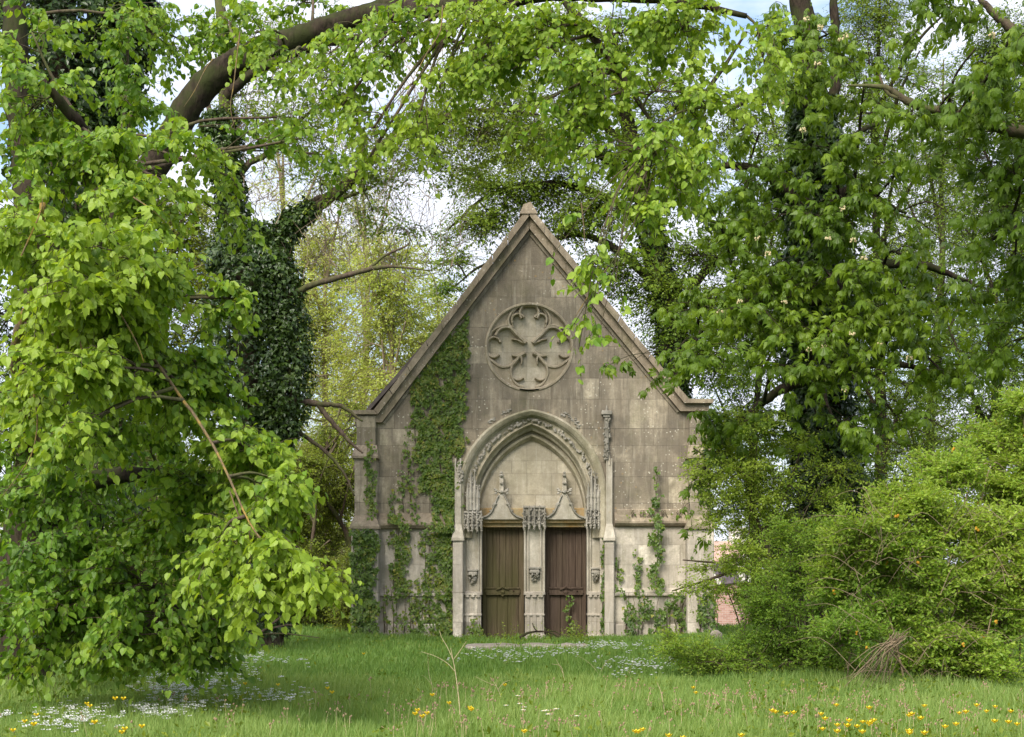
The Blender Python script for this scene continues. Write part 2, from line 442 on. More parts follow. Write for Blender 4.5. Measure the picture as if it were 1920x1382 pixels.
def leaves(mb, pos, d, nrm, size, tint, tmpl, m=0):
    tv, tf = tmpl
    d = nrmz(d); side = nrmz(np.cross(nrm, d)); up = np.cross(d, side)
    n, k = len(pos), len(tv)
    s = np.asarray(size).reshape(-1, 1, 1) * np.ones((n, 1, 1))
    V = pos[:, None, :] + s * (tv[None, :, 0:1]*d[:, None] + tv[None, :, 1:2]*side[:, None] + tv[None, :, 2:3]*up[:, None])
    F_ = [(np.arange(n)[:, None, None]*k + f[None]).reshape(-1, f.shape[1]) for f in tf]
    mb.add(V.reshape(-1, 3), F_, np.repeat(np.clip(tint, 0, 1), k), m)

def sprays(lm, tm, start, d, length, K, lsize, tint, tmpl, droop=0.35, spread=0.8, twig_r=0.006, hang=0.3, wig=0.12, flat=0.6, jit=0.3, twigtint=0.5):
    """lm: leaf collector, tm: twig collector; start/d (S,3)"""
    Sn = len(start)
    if Sn == 0: return
    d = nrmz(d); length = np.asarray(length).reshape(-1, 1) * np.ones((Sn, 1))
    t = (np.arange(K)+0.6)/K
    t = t[None, :] + rng.normal(size=(Sn, K))*0.25/K
    lat = nrmz(np.cross(d, np.array([0, 0, 1.0]) + 0.3*rng.normal(size=(Sn, 3))))
    ph = rng.uniform(0, 6.28, (Sn, 1))
    def at(tt):
        p = start[:, None, :] + d[:, None, :]*(tt*length)[..., None]
        p = p + lat[:, None, :]*(np.sin(tt*4+ph)*length*wig)[..., None] - (np.sin(ph)*length*wig)[..., None]*lat[:, None, :]
        p[..., 2] -= droop*length*tt**2
        return p
    p = at(t)
    tan = d[:, None, :] - np.array([0, 0, 1.0])*(2*droop*t)[..., None]
    sg = np.where(np.arange(K) % 2 == 0, 1.0, -1.0)[None, :, None]
    ld = tan*0.55 + lat[:, None, :]*sg*spread + rng.normal(size=(Sn, K, 3))*jit
    ld[..., 2] -= hang
    nn = np.array([0, 0, 1.0])*flat + rng.normal(size=(Sn, K, 3))*0.6
    nn[..., 1] -= 0.25
    sz = lsize*rng.uniform(0.45, 1.35, (Sn, K))*(1.0-0.25*t)
    tt_ = np.asarray(tint).reshape(-1, 1) + rng.normal(size=(Sn, K))*0.15 + 0.14*t
    off = nrmz(ld)*sz[..., None]*0.25
    leaves(lm, (p+off).reshape(-1, 3), ld.reshape(-1, 3), nn.reshape(-1, 3), sz.reshape(-1), tt_.reshape(-1), tmpl)
    if tm is not None:
        q = np.linspace(0, 1, 5)[None, :]*np.ones((Sn, 1))
        tubes(tm, at(q), twig_r*(1-0.75*q), 3, t=twigtint)

def seg_points(limbs, n=60):
    return np.vstack([spline(l[0], n) for l in limbs])

def grow(lm, tm, limbs, clumps, leaf, tmpl, tint=0.5, spl=0.9, K=12, ns=7, droop=0.3, br=0.03, twig_r=0.006, hang=0.3, flat=0.6, spread=0.8, updown=0.0, jit=0.3, gap=-0.35, gs=0.9, sub_r=0.4):
    """fill ellipsoidal clumps with forking branchlets that carry leafy sprays"""
    lp = seg_points(limbs)
    for cl in clumps:
        c, r, m = np.array(cl[0], float), np.array(cl[1], float), int(cl[2])
        ti = cl[3] if len(cl) > 3 else tint
        b = lp[np.argmin(np.linalg.norm((lp-c), axis=1))]
        dist = np.linalg.norm(c-b)
        mid = (b+c)/2 + np.array([0, 0, dist*0.12]) + rng.normal(size=3)*dist*0.05
        if dist > 0.15:
            main = spline([b, mid, c], 8)
            tubes(tm, main[None], (br*np.linspace(1.3, 0.6, 8)*min(1.6, 0.6+dist*0.25))[None], 5)
        else:
            main = np.repeat(c[None], 8, 0)
        e = nrmz(rng.normal(size=(m, 3)))*rng.uniform(0.15, 1, (m, 1))**0.45
        e = c + e*r
        keep = n3(e, gs, c[0]) > gap
        e = e[keep]; m = len(e)
        if m == 0: continue
        s0 = main[rng.integers(3, 8, m)]
        s0 = s0 + (c-s0)*0.2
        ctrl = s0*0.45 + e*0.55 + np.array([0, 0, 1.0])*(np.linalg.norm(e-s0, axis=1)*0.16)[:, None]
        q = np.linspace(0, 1, 6)[None, :, None]
        path = (1-q)**2*s0[:, None]+2*q*(1-q)*ctrl[:, None]+q*q*e[:, None]
        path = path + rng.normal(size=path.shape)*0.02*np.linalg.norm(r)*(q*(1-q)*4)
        tubes(tm, path, (br*sub_r*(1-0.7*q[..., 0]))*np.ones((m, 1)), 4)
        # sprays along each branchlet
        u = rng.uniform(0.3, 1.0, (m, ns)); u[:, 0] = 1.0
        idx = u*5; i0 = np.minimum(idx.astype(int), 4); fr = (idx-i0)[..., None]
        A = np.take_along_axis(path, i0[..., None].repeat(3, -1), 1); B = np.take_along_axis(path, (i0+1)[..., None].repeat(3, -1), 1)
        st = (A+(B-A)*fr).reshape(-1, 3)
        dd = nrmz(B-A)*0.7 + rng.normal(size=A.shape)*0.6
        dd[..., 2] = dd[..., 2]*0.6 + updown
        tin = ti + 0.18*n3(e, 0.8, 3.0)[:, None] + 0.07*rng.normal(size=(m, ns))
        sprays(lm, tm, st, dd.reshape(-1, 3), spl*rng.uniform(0.6, 1.2, m*ns), K, leaf, tin.reshape(-1), tmpl, droop, spread, twig_r, hang, 0.08, flat, jit)

def limb_mesh(mb, pts, r, n=24, sides=10, lump=0.06):
    p = spline(pts, n)
    wn = rng.normal(size=(n-2, 3))
    if n > 60: wn = np.stack([np.convolve(wn[:, q], np.ones(15)/15, 'same') for q in range(3)], -1)*2.0
    p[1:-1] += wn*np.interp(np.linspace(0, 1, n), np.linspace(0, 1, len(r)), r)[1:-1, None]*0.12
    tubes(mb, p[None], np.interp(np.linspace(0, 1, n), np.linspace(0, 1, len(r)), r)[None], sides, lump=lump)

def limbs_to(parent, limbs, mat, first='trunk', rest='limb'):
    for i, (pts, r) in enumerate(limbs):
        mb = MB(); limb_mesh(mb, pts, r, n=110 if i == 0 else 34, sides=18 if i == 0 else 8, lump=.05 if i == 0 else .06)
        mb.build(first if i == 0 else rest, mat, parent, True)

def C(px, py, Y, rpx, rpy, ry, m, tint=None):
    """a clump: centre through a picture point at distance Y, radii in px (at that distance) and metres in depth"""
    k = Y/F
    base = [P(px, py, Y), (rpx*k, ry, rpy*k), m]
    return base + ([tint] if tint is not None else [])

# ground height: flat lawn, falling gently behind the chapel
def gz(x, y):
    x = np.asarray(x, float); y = np.asarray(y, float)
    d = np.clip((y-42)/60, 0, 1)
    return -2.0*d*d*(3-2*d) + 0.03*np.sin(x*0.7+1)*np.sin(y*0.5) 

def ground():
    xs = np.concatenate([np.linspace(-1500, -60, 14), np.linspace(-50, 50, 101), np.linspace(60, 1500, 14)])
    ys = np.concatenate([np.linspace(-600, -10, 8), np.linspace(-5, 60, 66), np.linspace(65, 140, 16), np.linspace(160, 2200, 14)])
    X, Y = np.meshgrid(xs, ys); Z = gz(X, Y)
    v = np.stack([X, Y, Z], -1).reshape(-1, 3)
    i, j = np.meshgrid(np.arange(len(xs)-1), np.arange(len(ys)-1))
    a = (j*len(xs)+i).reshape(-1)
    f = np.stack([a, a+1, a+1+len(xs), a+len(xs)], -1)
    mb = MB(); mb.add(v, f); o = mb.build('ground', M['soil'], smooth=True)
    tag(o, 'green meadow ground under the grass', kind='structure')
ground()

# ================================================================== CHAPEL
FY = 36.0
def U(px): return (px-960.0)/75.0
def Z(py): return EYE - (py-HZ)/75.0
def uz(l): return [(U(a), Z(b)) for a, b in l]
chapel = empty('chapel', (U(995), FY, 0), 'small abandoned Gothic stone chapel with a steep gable, blind rosette and twin doors', 'chapel')
PX = U(997)
def arch_pts(w, h, zs, zb, n=16):
    """pointed arch outline, left foot to right foot"""
    R = (w*w+h*h)/(2*w); cx = -w+R
    a1 = math.atan2(h, w-R)
    a = np.linspace(math.pi, a1, n)
    l = [(PX+cx+R*math.cos(t), zs+R*math.sin(t)) for t in a]
    r = [(2*PX-x, z) for x, z in l[:-1]][::-1]
    return [(PX-w, zb)] + l + r + [(PX+w, zb)]
ZS = Z(928)
WO = 128/75
def arch_px(wpx, apex, zb):
    zs = Z(928+max(0.0, (127.5-wpx))*1.15)
    return arch_pts(wpx/75.0, Z(apex)-zs, zs, zb)

# --- facade wall, with the portal notch and the rose recess
port = arch_px(128, 777, -0.3)
ROSE = (U(992.5), Z(651)); RR = 1.10
rose = [(ROSE[0]+RR*math.cos(a), ROSE[1]+RR*math.sin(a)) for a in np.linspace(0, 2*math.pi, 64, endpoint=False)]
zst = Z(988)     # string course splits the wall
up = [(x, z) for x, z in port if z > zst]
def cutz(z): return z
outer_up = [(U(674), zst), (U(674), Z(779)), (U(706), Z(777)), (U(992), Z(408)), (U(1285), Z(757)), (U(1326), Z(757)), (U(1326), zst), (PX+WO, zst)] + up[::-1] + [(PX-WO, zst)]
mb = MB(); prism(mb, outer_up, [rose], FY, FY+0.55); mb.build('wall', M['wall'], chapel)
for a, b in ((U(674), PX-WO), (PX+WO, U(1326))):
    mb = MB(); box(mb, a, b, FY-0.02, FY+0.55, -0.3, zst); mb.build('lower_wall', M['wall_low'], chapel)
# rose recess back
mb = MB(); n = 64
rb = [(ROSE[0]+(RR+0.05)*math.cos(a), ROSE[1]+(RR+0.05)*math.sin(a)) for a in np.linspace(0, 2*math.pi, n, endpoint=False)]
prism(mb, rb, [], FY+0.17, FY+0.3)
rosew = mb.build('rose_window', M['tymp'], chapel)
# tracery ribs, in units of the close-up (518 units = 1 m)
def R2(l): return [(ROSE[0]+(x-705)/518.2, ROSE[1]-(y-700)/518.2) for x, y in l]
def arc(cx, cy, r, a0, a1, n=12):
    return [(cx+r*math.cos(math.radians(a)), cy-r*math.sin(math.radians(a))) for a in np.linspace(a0, a1, n)]
def rib(mb, pts, w0, w1=None, y=FY+0.02, d=0.17, n=None):
    """a moulded rib: chamfered section swept along a curve lying in the wall plane"""
    w1 = w0 if w1 is None else w1
    p = np.array(R2(pts)) if n is None else np.array(n)
    k = max(10, len(p)*2)
    p3 = spline(np.column_stack([p[:, 0], np.zeros(len(p)), p[:, 1]]), k)
    tg = np.gradient(p3, axis=0); tg = nrmz(tg); nr = np.stack([-tg[:, 2], 0*tg[:, 0], tg[:, 0]], -1)
    ww = np.linspace(w0, w1, k)[:, None]
    sec = [(-1.0, d), (-1.0, 0.07), (-0.35, 0.0), (0.35, 0.0), (1.0, 0.07), (1.0, d)]
    V = np.stack([p3 + nr*ww*a + np.array([0, y+b, 0]) for a, b in sec], 1)
    s = len(sec); i = np.arange(k-1)[:, None]; j = np.arange(s-1)[None]
    f = np.stack([i*s+j, i*s+j+1, (i+1)*s+j+1, (i+1)*s+j], -1).reshape(-1, 4)
    mb.add(V.reshape(-1, 3), f)
    mb.add(V[0], [tuple(range(s))]); mb.add(V[-1], [tuple(range(s))[::-1]])
W_ = 0.050
ring = MB()
rib(ring, arc(705, 700, 560, -103, 283, 50), 0.055, y=FY-0.03, d=0.2)
ring.build('rose_ring', M['tracery'], rosew)
def mir(l): return [(1410-x, y) for x, y in l]
half = [
 (arc(705, 250, 122, 90, 215, 9), 0.045, 0.04),                                  # big cusp of the top lobe
 (arc(560, 345, 82, 25, 205, 9), 0.036, 0.036),                                  # its side cusp
 ([(625, 150), (555, 165), (480, 230), (435, 320), (440, 410), (490, 470), (545, 530), (610, 590), (655, 640)], 0.045, 0.06),
 (arc(405, 575, 140, 15, 168, 10), 0.045, 0.045),                                # top cusp of the side lobe
 (arc(245, 650, 85, 12, 168, 9), 0.036, 0.034),
 ([(185, 560), (230, 480), (320, 430), (430, 410), (480, 440)], 0.045, 0.045),
 ([(165, 780), (210, 815), (262, 822), (318, 790)], 0.05, 0.03),
 ([(170, 830), (240, 890), (320, 945), (400, 955), (480, 925), (545, 855), (590, 800), (655, 765)], 0.045, 0.055),
 ([(480, 800), (540, 810), (590, 800)], 0.03, 0.05),
 ([(590, 800), (605, 860), (600, 915)], 0.05, 0.012),
 ([(530, 870), (480, 940), (465, 1020), (490, 1110), (545, 1180), (625, 1215)], 0.045, 0.045),
 ([(490, 1085), (530, 1115), (575, 1120), (630, 1090)], 0.03, 0.03),
 ([(500, 440), (470, 330), (520, 215), (610, 150)], 0.02, 0.02),
 ([(475, 590), (545, 600), (590, 620), (645, 640)], 0.02, 0.045),
]
tr = MB()
for i, (l, a, b) in enumerate(half):
    dy = 0.002*i
    rib(tr, l, a, b, y=FY+0.012+dy, d=0.16-dy)
    rib(tr, mir(l), a, b, y=FY+0.016+dy, d=0.156-dy)
# spandrel fillings between the lobes and the ring
def plate(mb, l, y): 
    q = R2(l); prism(mb, q, [], y, FY+0.172)
for s in (0, 1):
    for l in ([(600,150),(520,140),(400,200),(280,320),(210,450),(240,470),(330,425),(430,410),(430,320),(480,230)],
              [(170,850),(200,950),(300,1090),(430,1190),(560,1245),(580,1225),(500,1150),(450,1060),(450,960),(400,965),(300,945)]):
        if s: l = mir(l)
        plate(tr, l, FY+0.075)
tr.build('tracery', M['tracery'], rosew)

# --- portal arch: swept orders
def sweep(mb, stations, zb):
    pr = [arch_px(w, a, zb) for w, a, y in stations]
    n = len(pr[0]); V = []
    for (w, a, y), l in zip(stations, pr): V += [(x, y, z) for x, z in l]
    f = []
    for s in range(len(stations)-1):
        for i in range(n-1):
            f.append((s*n+i, s*n+i+1, (s+1)*n+i+1, (s+1)*n+i))
    mb.add(V, f)
mb = MB(); sweep(mb, [(141, 767, FY), (140, 768, FY-0.07), (136, 771, FY-0.10), (131, 774, FY-0.07), (127.5, 777.5, FY-0.03), (127.5, 777.5, FY+0.08)], Z(1008))
hood = mb.build('hood_mould', M['arch'], chapel)
mb = MB(); sweep(mb, [(127.8, 777.2, FY+0.02), (126, 779, FY+0.03), (124, 781, FY+0.10), (114, 790, FY+0.16), (112, 792, FY+0.13)], Z(1008))
order = mb.build('carved_order', M['arch'], chapel)
# carved leaves crowding the hollow of the order
cv = MB()
def blob(mb, c, r, sq=(1, 1, 1), seg=6, m=0):
    V = []; F_ = []
    for i in range(1, 4):
        th = math.pi*i/4
        for j in range(seg):
            ph = 2*math.pi*j/seg
            V.append((c[0]+r*sq[0]*math.sin(th)*math.cos(ph)*random.uniform(.8, 1.15), c[1]+r*sq[1]*math.sin(th)*math.sin(ph)*random.uniform(.8, 1.15), c[2]+r*sq[2]*math.cos(th)))
    V += [(c[0], c[1], c[2]+r*sq[2]), (c[0], c[1], c[2]-r*sq[2])]
    for i in range(2):
        for j in range(seg):
            a = i*seg+j; b = i*seg+(j+1) % seg
            F_.append((a, a+seg, b+seg, b))
    for j in range(seg):
        F_.append((3*seg, j, (j+1) % seg)); F_.append((3*seg+1, 2*seg+(j+1) % seg, 2*seg+j))
    mb.add(V, F_, 0.5, m)
ap = np.array(arch_px(119, 786, Z(955))); d_ = np.concatenate([[0], np.cumsum(np.linalg.norm(np.diff(ap, axis=0), axis=1))])
for s in np.arange(0.05, d_[-1], 0.062):
    x = np.interp(s, d_, ap[:, 0]); z = np.interp(s, d_, ap[:, 1])
    for k in range(2):
        blob(cv, (x+random.uniform(-.045, .045), FY+0.10+random.uniform(-.03, .03), z+random.uniform(-.045, .045)), random.uniform(.018, .042), (1.1, .9, 1.1), 5)
cv.build('leaf_carving', M['carved'], order)
mb = MB(); sweep(mb, [(112, 792, FY+0.13), (110.5, 794, FY+0.12), (109, 796, FY+0.17), (107.5, 799, FY+0.27), (106, 804, FY+0.31), (105.5, 806, FY+0.46), (103.5, 810, FY+0.46), (103, 811, FY+0.36), (100.5, 815, FY+0.38), (98.5, 821, FY+0.50), (98.5, 821, FY+0.6)], Z(985))
mb.build('inner_order', M['arch'], chapel, False)
# tympanum
mb = MB(); prism(mb, arch_px(100, 818, Z(952)), [], FY+0.55, FY+0.75); mb.build('tympanum', M['tymp'], chapel)
# lintel with its two ogee gables
DL = (903, 981); DR = (1024, 1102); DT = 979
mb = MB(); box(mb, U(897), U(1108), FY+0.40, FY+0.80, Z(DT-4), Z(951), bev=0.02)
box(mb, U(897), U(1108), FY+0.34, FY+0.42, Z(DT), Z(DT-9), bev=0.02)
box(mb, U(900), U(1105), FY+0.44, FY+0.86, Z(DT+8), Z(DT-4))
lint = mb.build('lintel', M['ochre'], chapel)
def strip2(mb, l, y0, y1):
    prism(mb, uz(l), [], y0, y1)
for cx in (940, 1059):
    g = MB()
    q = [(-38, 973), (-28, 970), (-19, 963), (-14, 952), (-10, 941), (-5, 931), (-4, 915), (-3.5, 889), (3.5, 889), (4, 915), (5, 931), (10, 941), (14, 952), (19, 963), (28, 970), (38, 973)]
    L1 = [(cx+a, b) for a, b in q]
    strip2(g, L1, FY+0.26, FY+0.56)
    og = g.build('ogee_gable', M['portal'], lint)
    g = MB()
    for s in (-1, 1):
        pts = [(cx+s*a, b) for a, b in ((40, 971), (28, 967), (19, 959), (14, 948), (10, 938), (5, 927))]
        rib(g, None, 0.035, 0.02, y=FY+0.20, d=0.1, n=uz(pts))
        for a, b, r in ((12, 944, .05), (15, 947, .035), (20, 957, .035), (7, 921, .036), (10, 919, .045), (12, 916, .035), (11, 924, .035)):
            blob(g, (U(cx+s*a), FY+0.24, Z(b)), r, (1.2, 1, .8))
    for b, r in ((921, .06), (905, .045), (890, .055), (885, .04)): blob(g, (U(cx), FY+0.24, Z(b)), r, (1, 1, .8), 8)
    g.build('crocket', M['carved'], og)

# --- jambs, trumeau, bases
def shaft(mb, x, y, r, z0, z1, n=8):
    tubes(mb, np.array([[(x, y, z0), (x, y, (z0+z1)/2), (x, y, z1)]]), np.full((1, 3), r), n)
def stepped_base(mb, xc, w, y0, d, zt, zb):
    """faceted Flamboyant base: mouldings at three heights and little shafts between"""
    box(mb, xc-w*.92, xc+w*.92, y0+.05, y0+d, zb+.25, zt-.04)
    box(mb, xc-w*1.08, xc+w*1.08, y0-.01, y0+d+.003, zb, zb+.30, bev=.03)
    box(mb, xc-w*1.05, xc+w*1.05, y0+.005, y0+d+.006, zt-.10, zt-.02, bev=.03)
    box(mb, xc-w*1.0, xc+w*1.0, y0+.015, y0+d+.004, zt-.62, zt-.57, bev=.02)
    for i in range(3):
        x = xc + (i-1)*w*.62
        shaft(mb, x, y0+.07, w*.23, zb+.3, zt-.62, 6)
        shaft(mb, x, y0+.075, w*.18, zt-.57, zt-.10, 6)
        shaft(mb, x, y0+.05, w*.28, zt-.16, zt-.09, 6)
def support(name, xc, w, y0, d):
    xc, w = U(xc), w/75.0
    g = MB()
    box(g, xc-w*.86, xc+w*.86, y0+.10, y0+d, -.25, Z(972))
    for s in (-1, 1):
        box(g, xc+s*w*.92-w*.10, xc+s*w*.92+w*.10, y0+.045, y0+d-.02, Z(1112), Z(975), bev=.012)
        shaft(g, xc+s*w*.62, y0+.07, w*.09, Z(1112), Z(990), 6)
    o = g.build(name, M['portal'], chapel)
    g = MB(); stepped_base(g, xc, w, y0-.06, d, Z(1108), -.1); g.build('moulded_base', M['wall_low'], o)
    return o
tru = support('trumeau', 1002.5, 19.5, FY+0.22, 0.5)
jl = support('door_jamb', 886, 17, FY+0.12, 0.6)
jr = support('door_jamb', 1117, 15, FY+0.12, 0.6)
def corbel(par, xc, y0, zt, w):
    g = MB(); x = U(xc)
    box(g, x-w*1.15, x+w*1.15, y0-.13, y0+.1, zt-.03, zt+.015, bev=.01)
    box(g, x-w, x+w, y0-.15, y0+.1, zt-.13, zt-.07, bev=.02)
    box(g, x-w*.92, x+w*.92, y0-.11, y0+.1, zt-.09, zt-.03, bev=.01)
    for k in range(22):
        a = random.random()
        blob(g, (x+random.uniform(-1, 1)*w*(.85-.5*a), y0-.03-.1*(1-a)+random.uniform(-.02, .02), zt-.14-a*.20), random.uniform(.025, .045), (1, 1, .9), 5)
    blob(g, (x, y0+.0, zt-.28), w*.5, (1, .8, 1.3), 8)
    g.build('statue_bracket', M['carved'], par)
corbel(tru, 1002.5, FY+.32, Z(1064), .13)
corbel(jl, 886, FY+.22, Z(1068), .115)
corbel(jr, 1117, FY+.22, Z(1065), .10)
def canopy(xc, w, y0, zt, zb):
    """carved baldachin: little gables, pierced panels and hanging pinnacles"""
    g = MB(); x = U(xc); w = w/75.0
    box(g, x-w*.9, x+w*.9, y0, y0+.35, zb+.10, zt-.02)
    box(g, x-w, x+w, y0-.04, y0+.35-.01, zt-.05, zt, bev=.02)
    box(g, x-w*1.04, x+w*1.04, y0-.05, y0+.34, zb+.13, zb+.18, bev=.02)
    for i in range(5):
        xx = x+(i-2)*w*.47; yy = y0-.03-(0.05 if i in (1, 3) else (.07 if i == 2 else 0))
        tubes(g, np.array([[(xx, yy, zb-.02), (xx, yy, zb+.06), (xx, yy, zb+.12), (xx, yy, zt-.12), (xx, yy, zt+.02)]]), np.array([[.008, .035, .026, .022, .006]]), 5)
        for k in range(7): blob(g, (xx+random.uniform(-.035, .035), yy-.01, zb+.02+k*(zt-zb-.06)/7), random.uniform(.018, .034), (1, 1, 1), 5)
    for i in range(4):
        xx = x+(i-1.5)*w*.47
        for sgn in (-1, 1):
            rib(g, None, .012, .012, y=y0-.07, d=.06, n=[(xx+sgn*w*.2, zb+.16), (xx+sgn*w*.12, zb+.26), (xx, zb+.38)])
        for k in range(6): blob(g, (xx+random.uniform(-.04, .04), y0-.05, zb+.06+random.random()*(zt-zb-.1)), random.uniform(.018, .035), (1, 1, 1), 5)
    g.build('carved_canopy', M['carved'], chapel)
canopy(1002, 21, FY+0.16, Z(948), Z(993))
canopy(886, 17.5, FY+0.02, Z(958), Z(997))
canopy(1115, 16, FY+0.02, Z(955), Z(992))
# cresting pinnacles that rise from the side canopies into the arch
for xc in (886, 1112):
    g = MB()
    for k, (dx, zt) in enumerate(((-9, 905), (-3, 880), (4, 884), (10, 908), (0, 900))):
        x = U(xc+dx); yy = FY-.02+.05*(k == 4)
        tubes(g, np.array([[(x, yy, Z(957)), (x, yy, Z(935)), (x, yy, Z(932)), (x, yy, Z((932+zt)/2)), (x, yy, Z(zt))]]), np.array([[.045, .045, .055, .03, .006]]), 5)
        for q in range(9):
            zz = Z(955)+(Z(zt)-Z(955))*random.random()
            blob(g, (x+random.choice((-1, 1))*.045, yy-.02, zz), random.uniform(.014, .03), (1, 1, .8), 5)
    g.build('pinnacle_cluster', M['carved'], chapel)

# --- doors
def door(xa, xb, mat, label, seed):
    random.seed(seed)
    x0, x1 = U(xa)-.03, U(xb)+.03; zt, zb = Z(978), 0.0; Y0 = FY+0.62
    g = MB(); box(g, x0, x1, Y0+.10, Y0+.16, zb, zt)
    d = g.build('door', mat, chapel); d['label'] = label
    s = .11; zr = Z(1108)
    g = MB()
    box(g, x0, x0+s+.03, Y0+.04, Y0+.12, zb, zt, bev=.012); box(g, x1-s-.03, x1, Y0+.04, Y0+.12, zb, zt, bev=.012)
    box(g, x0+s+.03, x1-s-.03, Y0+.045, Y0+.12, zt-.18, zt, bev=.012)
    box(g, x0+s+.03, x1-s-.03, Y0+.045, Y0+.12, zb, zb+.12, bev=.012)
    g.build('door_frame', mat, d)
    g = MB()
    box(g, x0+s-.02, x1-s+.02, Y0+.01, Y0+.11, zr-.07, zr+.05, bev=.02)
    box(g, x0+s+.01, x1-s-.01, Y0-.02, Y0+.06, zr+.055, zr+.085, bev=.01)
    box(g, x0+s+.01, x1-s-.01, Y0-.01, Y0+.06, zr-.105, zr-.075, bev=.01)
    xm = (x0+x1)/2
    rib(g, None, .03, .012, y=Y0-.04, d=.08, n=[(xm-.16, zr+.03), (xm-.05, zr+.06), (xm, zr+.10), (xm+.05, zr+.06), (xm+.16, zr+.03)])
    blob(g, (xm, Y0, zr-.04), .06, (1, .7, 1), 8); blob(g, (xm, Y0, zr-.12), .035, (1, .7, 1), 8)
    g.build('lock_rail', mat, d)
    g = MB(); xa_, xb_ = x0+s+.03, x1-s-.03; n = 5
    for i in range(n):
        a = xa_+(xb_-xa_)*i/n; b = xa_+(xb_-xa_)*(i+1)/n
        box(g, a+.006, b-.006, Y0+.075+random.uniform(0, .008), Y0+.11, zr+.09, zt-.19, bev=.008)
    g.build('upper_panel', mat, d)
    g = MB(); n = 3
    for i in range(n):
        a = xa_+(xb_-xa_)*i/n; b = xa_+(xb_-xa_)*(i+1)/n
        box(g, a+.006, b-.006, Y0+.07+random.uniform(0, .008), Y0+.11, zb+.13, zr-.11, bev=.008)
    g.build('lower_panel', mat, d)
    g = MB(); tubes(g, np.array([[(xm+.28, Y0+.02, zr-.0), (xm+.28, Y0-.02, zr), (xm+.28, Y0-.035, zr)]]), np.array([[.012, .02, .008]]), 8)
    g.build('keyhole_plate', M['iron'], d)
door(*DL, M['door_green'], 'left oak door greened with algae', 3)
door(*DR, M['door_brown'], 'right oak door of reddish brown boards', 4)
# inner side blocks and threshold
g = MB(); box(g, U(862), U(904), FY+.66, FY+.95, -.2, Z(950)); box(g, U(1101), U(1134), FY+.66, FY+.95, -.2, Z(950)); box(g, U(1138-260), U(1126), FY+.9, FY+1.0, -.2, Z(960))
g.build('reveal', M['portal'], chapel)
g = MB(); box(g, U(898), U(1108), FY+.1, FY+.9, -.2, .05, bev=.03); g.build('threshold', M['slab'], chapel)

# --- slim buttresses either side of the portal (square in section, with an offset and a pinnacle)
def slim(xc, w, mat_low, full):
    x = U(xc); w = w/75.0/2
    g = MB(); box(g, x-w, x+w, FY-.20, FY-.025, -.2, Z(1014), bev=.02)
    o = g.build('slim_buttress', M['wall_low'], chapel)
    g = MB(); box(g, x-w*1.25, x+w*1.25, FY-.25, FY-.028, Z(1014), Z(1007), bev=.02)
    V = [(x-w*1.15, FY-.23, Z(1007)), (x+w*1.15, FY-.23, Z(1007)), (x+w*1.15, FY-.01, Z(1007)), (x-w*1.15, FY-.01, Z(1007)), (x-w*.6, FY-.10, Z(980)), (x+w*.6, FY-.10, Z(980)), (x+w*.6, FY-.01, Z(980)), (x-w*.6, FY-.01, Z(980))]
    g.add(V, [(0, 1, 5, 4), (1, 2, 6, 5), (3, 0, 4, 7), (4, 5, 6, 7)]); g.build('offset', M['portal'], o)
    tw = Z(872) if full else Z(886)
    g = MB(); box(g, x-w*.55, x+w*.55, FY-.11, FY+.0, Z(985), tw, bev=.02)
    tubes(g, np.array([[(x, FY-.06, tw-.01), (x, FY-.06, tw+.12), (x, FY-.05, tw+.28)]]), np.array([[w*.6, w*.35, .01]]), 5)
    shaft(g, x-w*.5, FY-.10, .02, Z(982), Z(860), 6); shaft(g, x+w*.5, FY-.10, .02, Z(982), Z(860), 6)
    g.build('upper_shaft', M['portal'], o)
    if full:   # pinnacle with crockets and a flat bracket on top
        g = MB(); X = U(1137)
        box(g, X-.055, X+.055, FY-.12, FY-.0, Z(862), Z(782), bev=.02)
        box(g, X-.13, X+.13, FY-.17, FY-.004, Z(778), Z(771), bev=.015)
        box(g, X-.085, X+.085, FY-.14, FY-.003, Z(783), Z(778), bev=.01)
        tubes(g, np.array([[(X, FY-.08, Z(771)), (X, FY-.08, Z(764)), (X, FY-.08, Z(760))]]), np.array([[.025, .018, .006]]), 6)
        for z, s in ((789, 6), (806, 6), (818, 5), (845, 7), (852, 8), (858, 6), (832, 4)):
            for k in range(s): blob(g, (X+random.uniform(-.08, .08), FY-.12+random.uniform(-.02, .02), Z(z+random.uniform(-4, 4))), random.uniform(.02, .04), (1, 1, 1), 5)
        g.build('pinnacle', M['carved'], o)
    else:
        g = MB(); X = U(864)
        for z in (884, 893, 903, 876):
            for k in range(6): blob(g, (X+random.uniform(-.05, .05), FY-.12+random.uniform(-.02, .02), Z(z+random.uniform(-4, 4))), random.uniform(.02, .045), (1, 1, 1), 5)
        g.build('pinnacle', M['carved'], o)
slim(859, 19, None, False); slim(1142, 18, None, True)
# broken crockets on the back of the hood
for cs in (((1062, 783), (1068, 787), (1076, 793), (1080, 800), (1087, 806), (1056, 784)), ((918, 797), (925, 792), (945, 780), (955, 776))):
    for a, b in cs:
        g = MB()
        for k in range(6): blob(g, (U(a+random.uniform(-4, 4)), FY-.0, Z(b-6+random.uniform(-3, 3))), random.uniform(.018, .045), (1.3, 1, .7), 6)
        g.build('hood_crocket', M['carved'], hood)


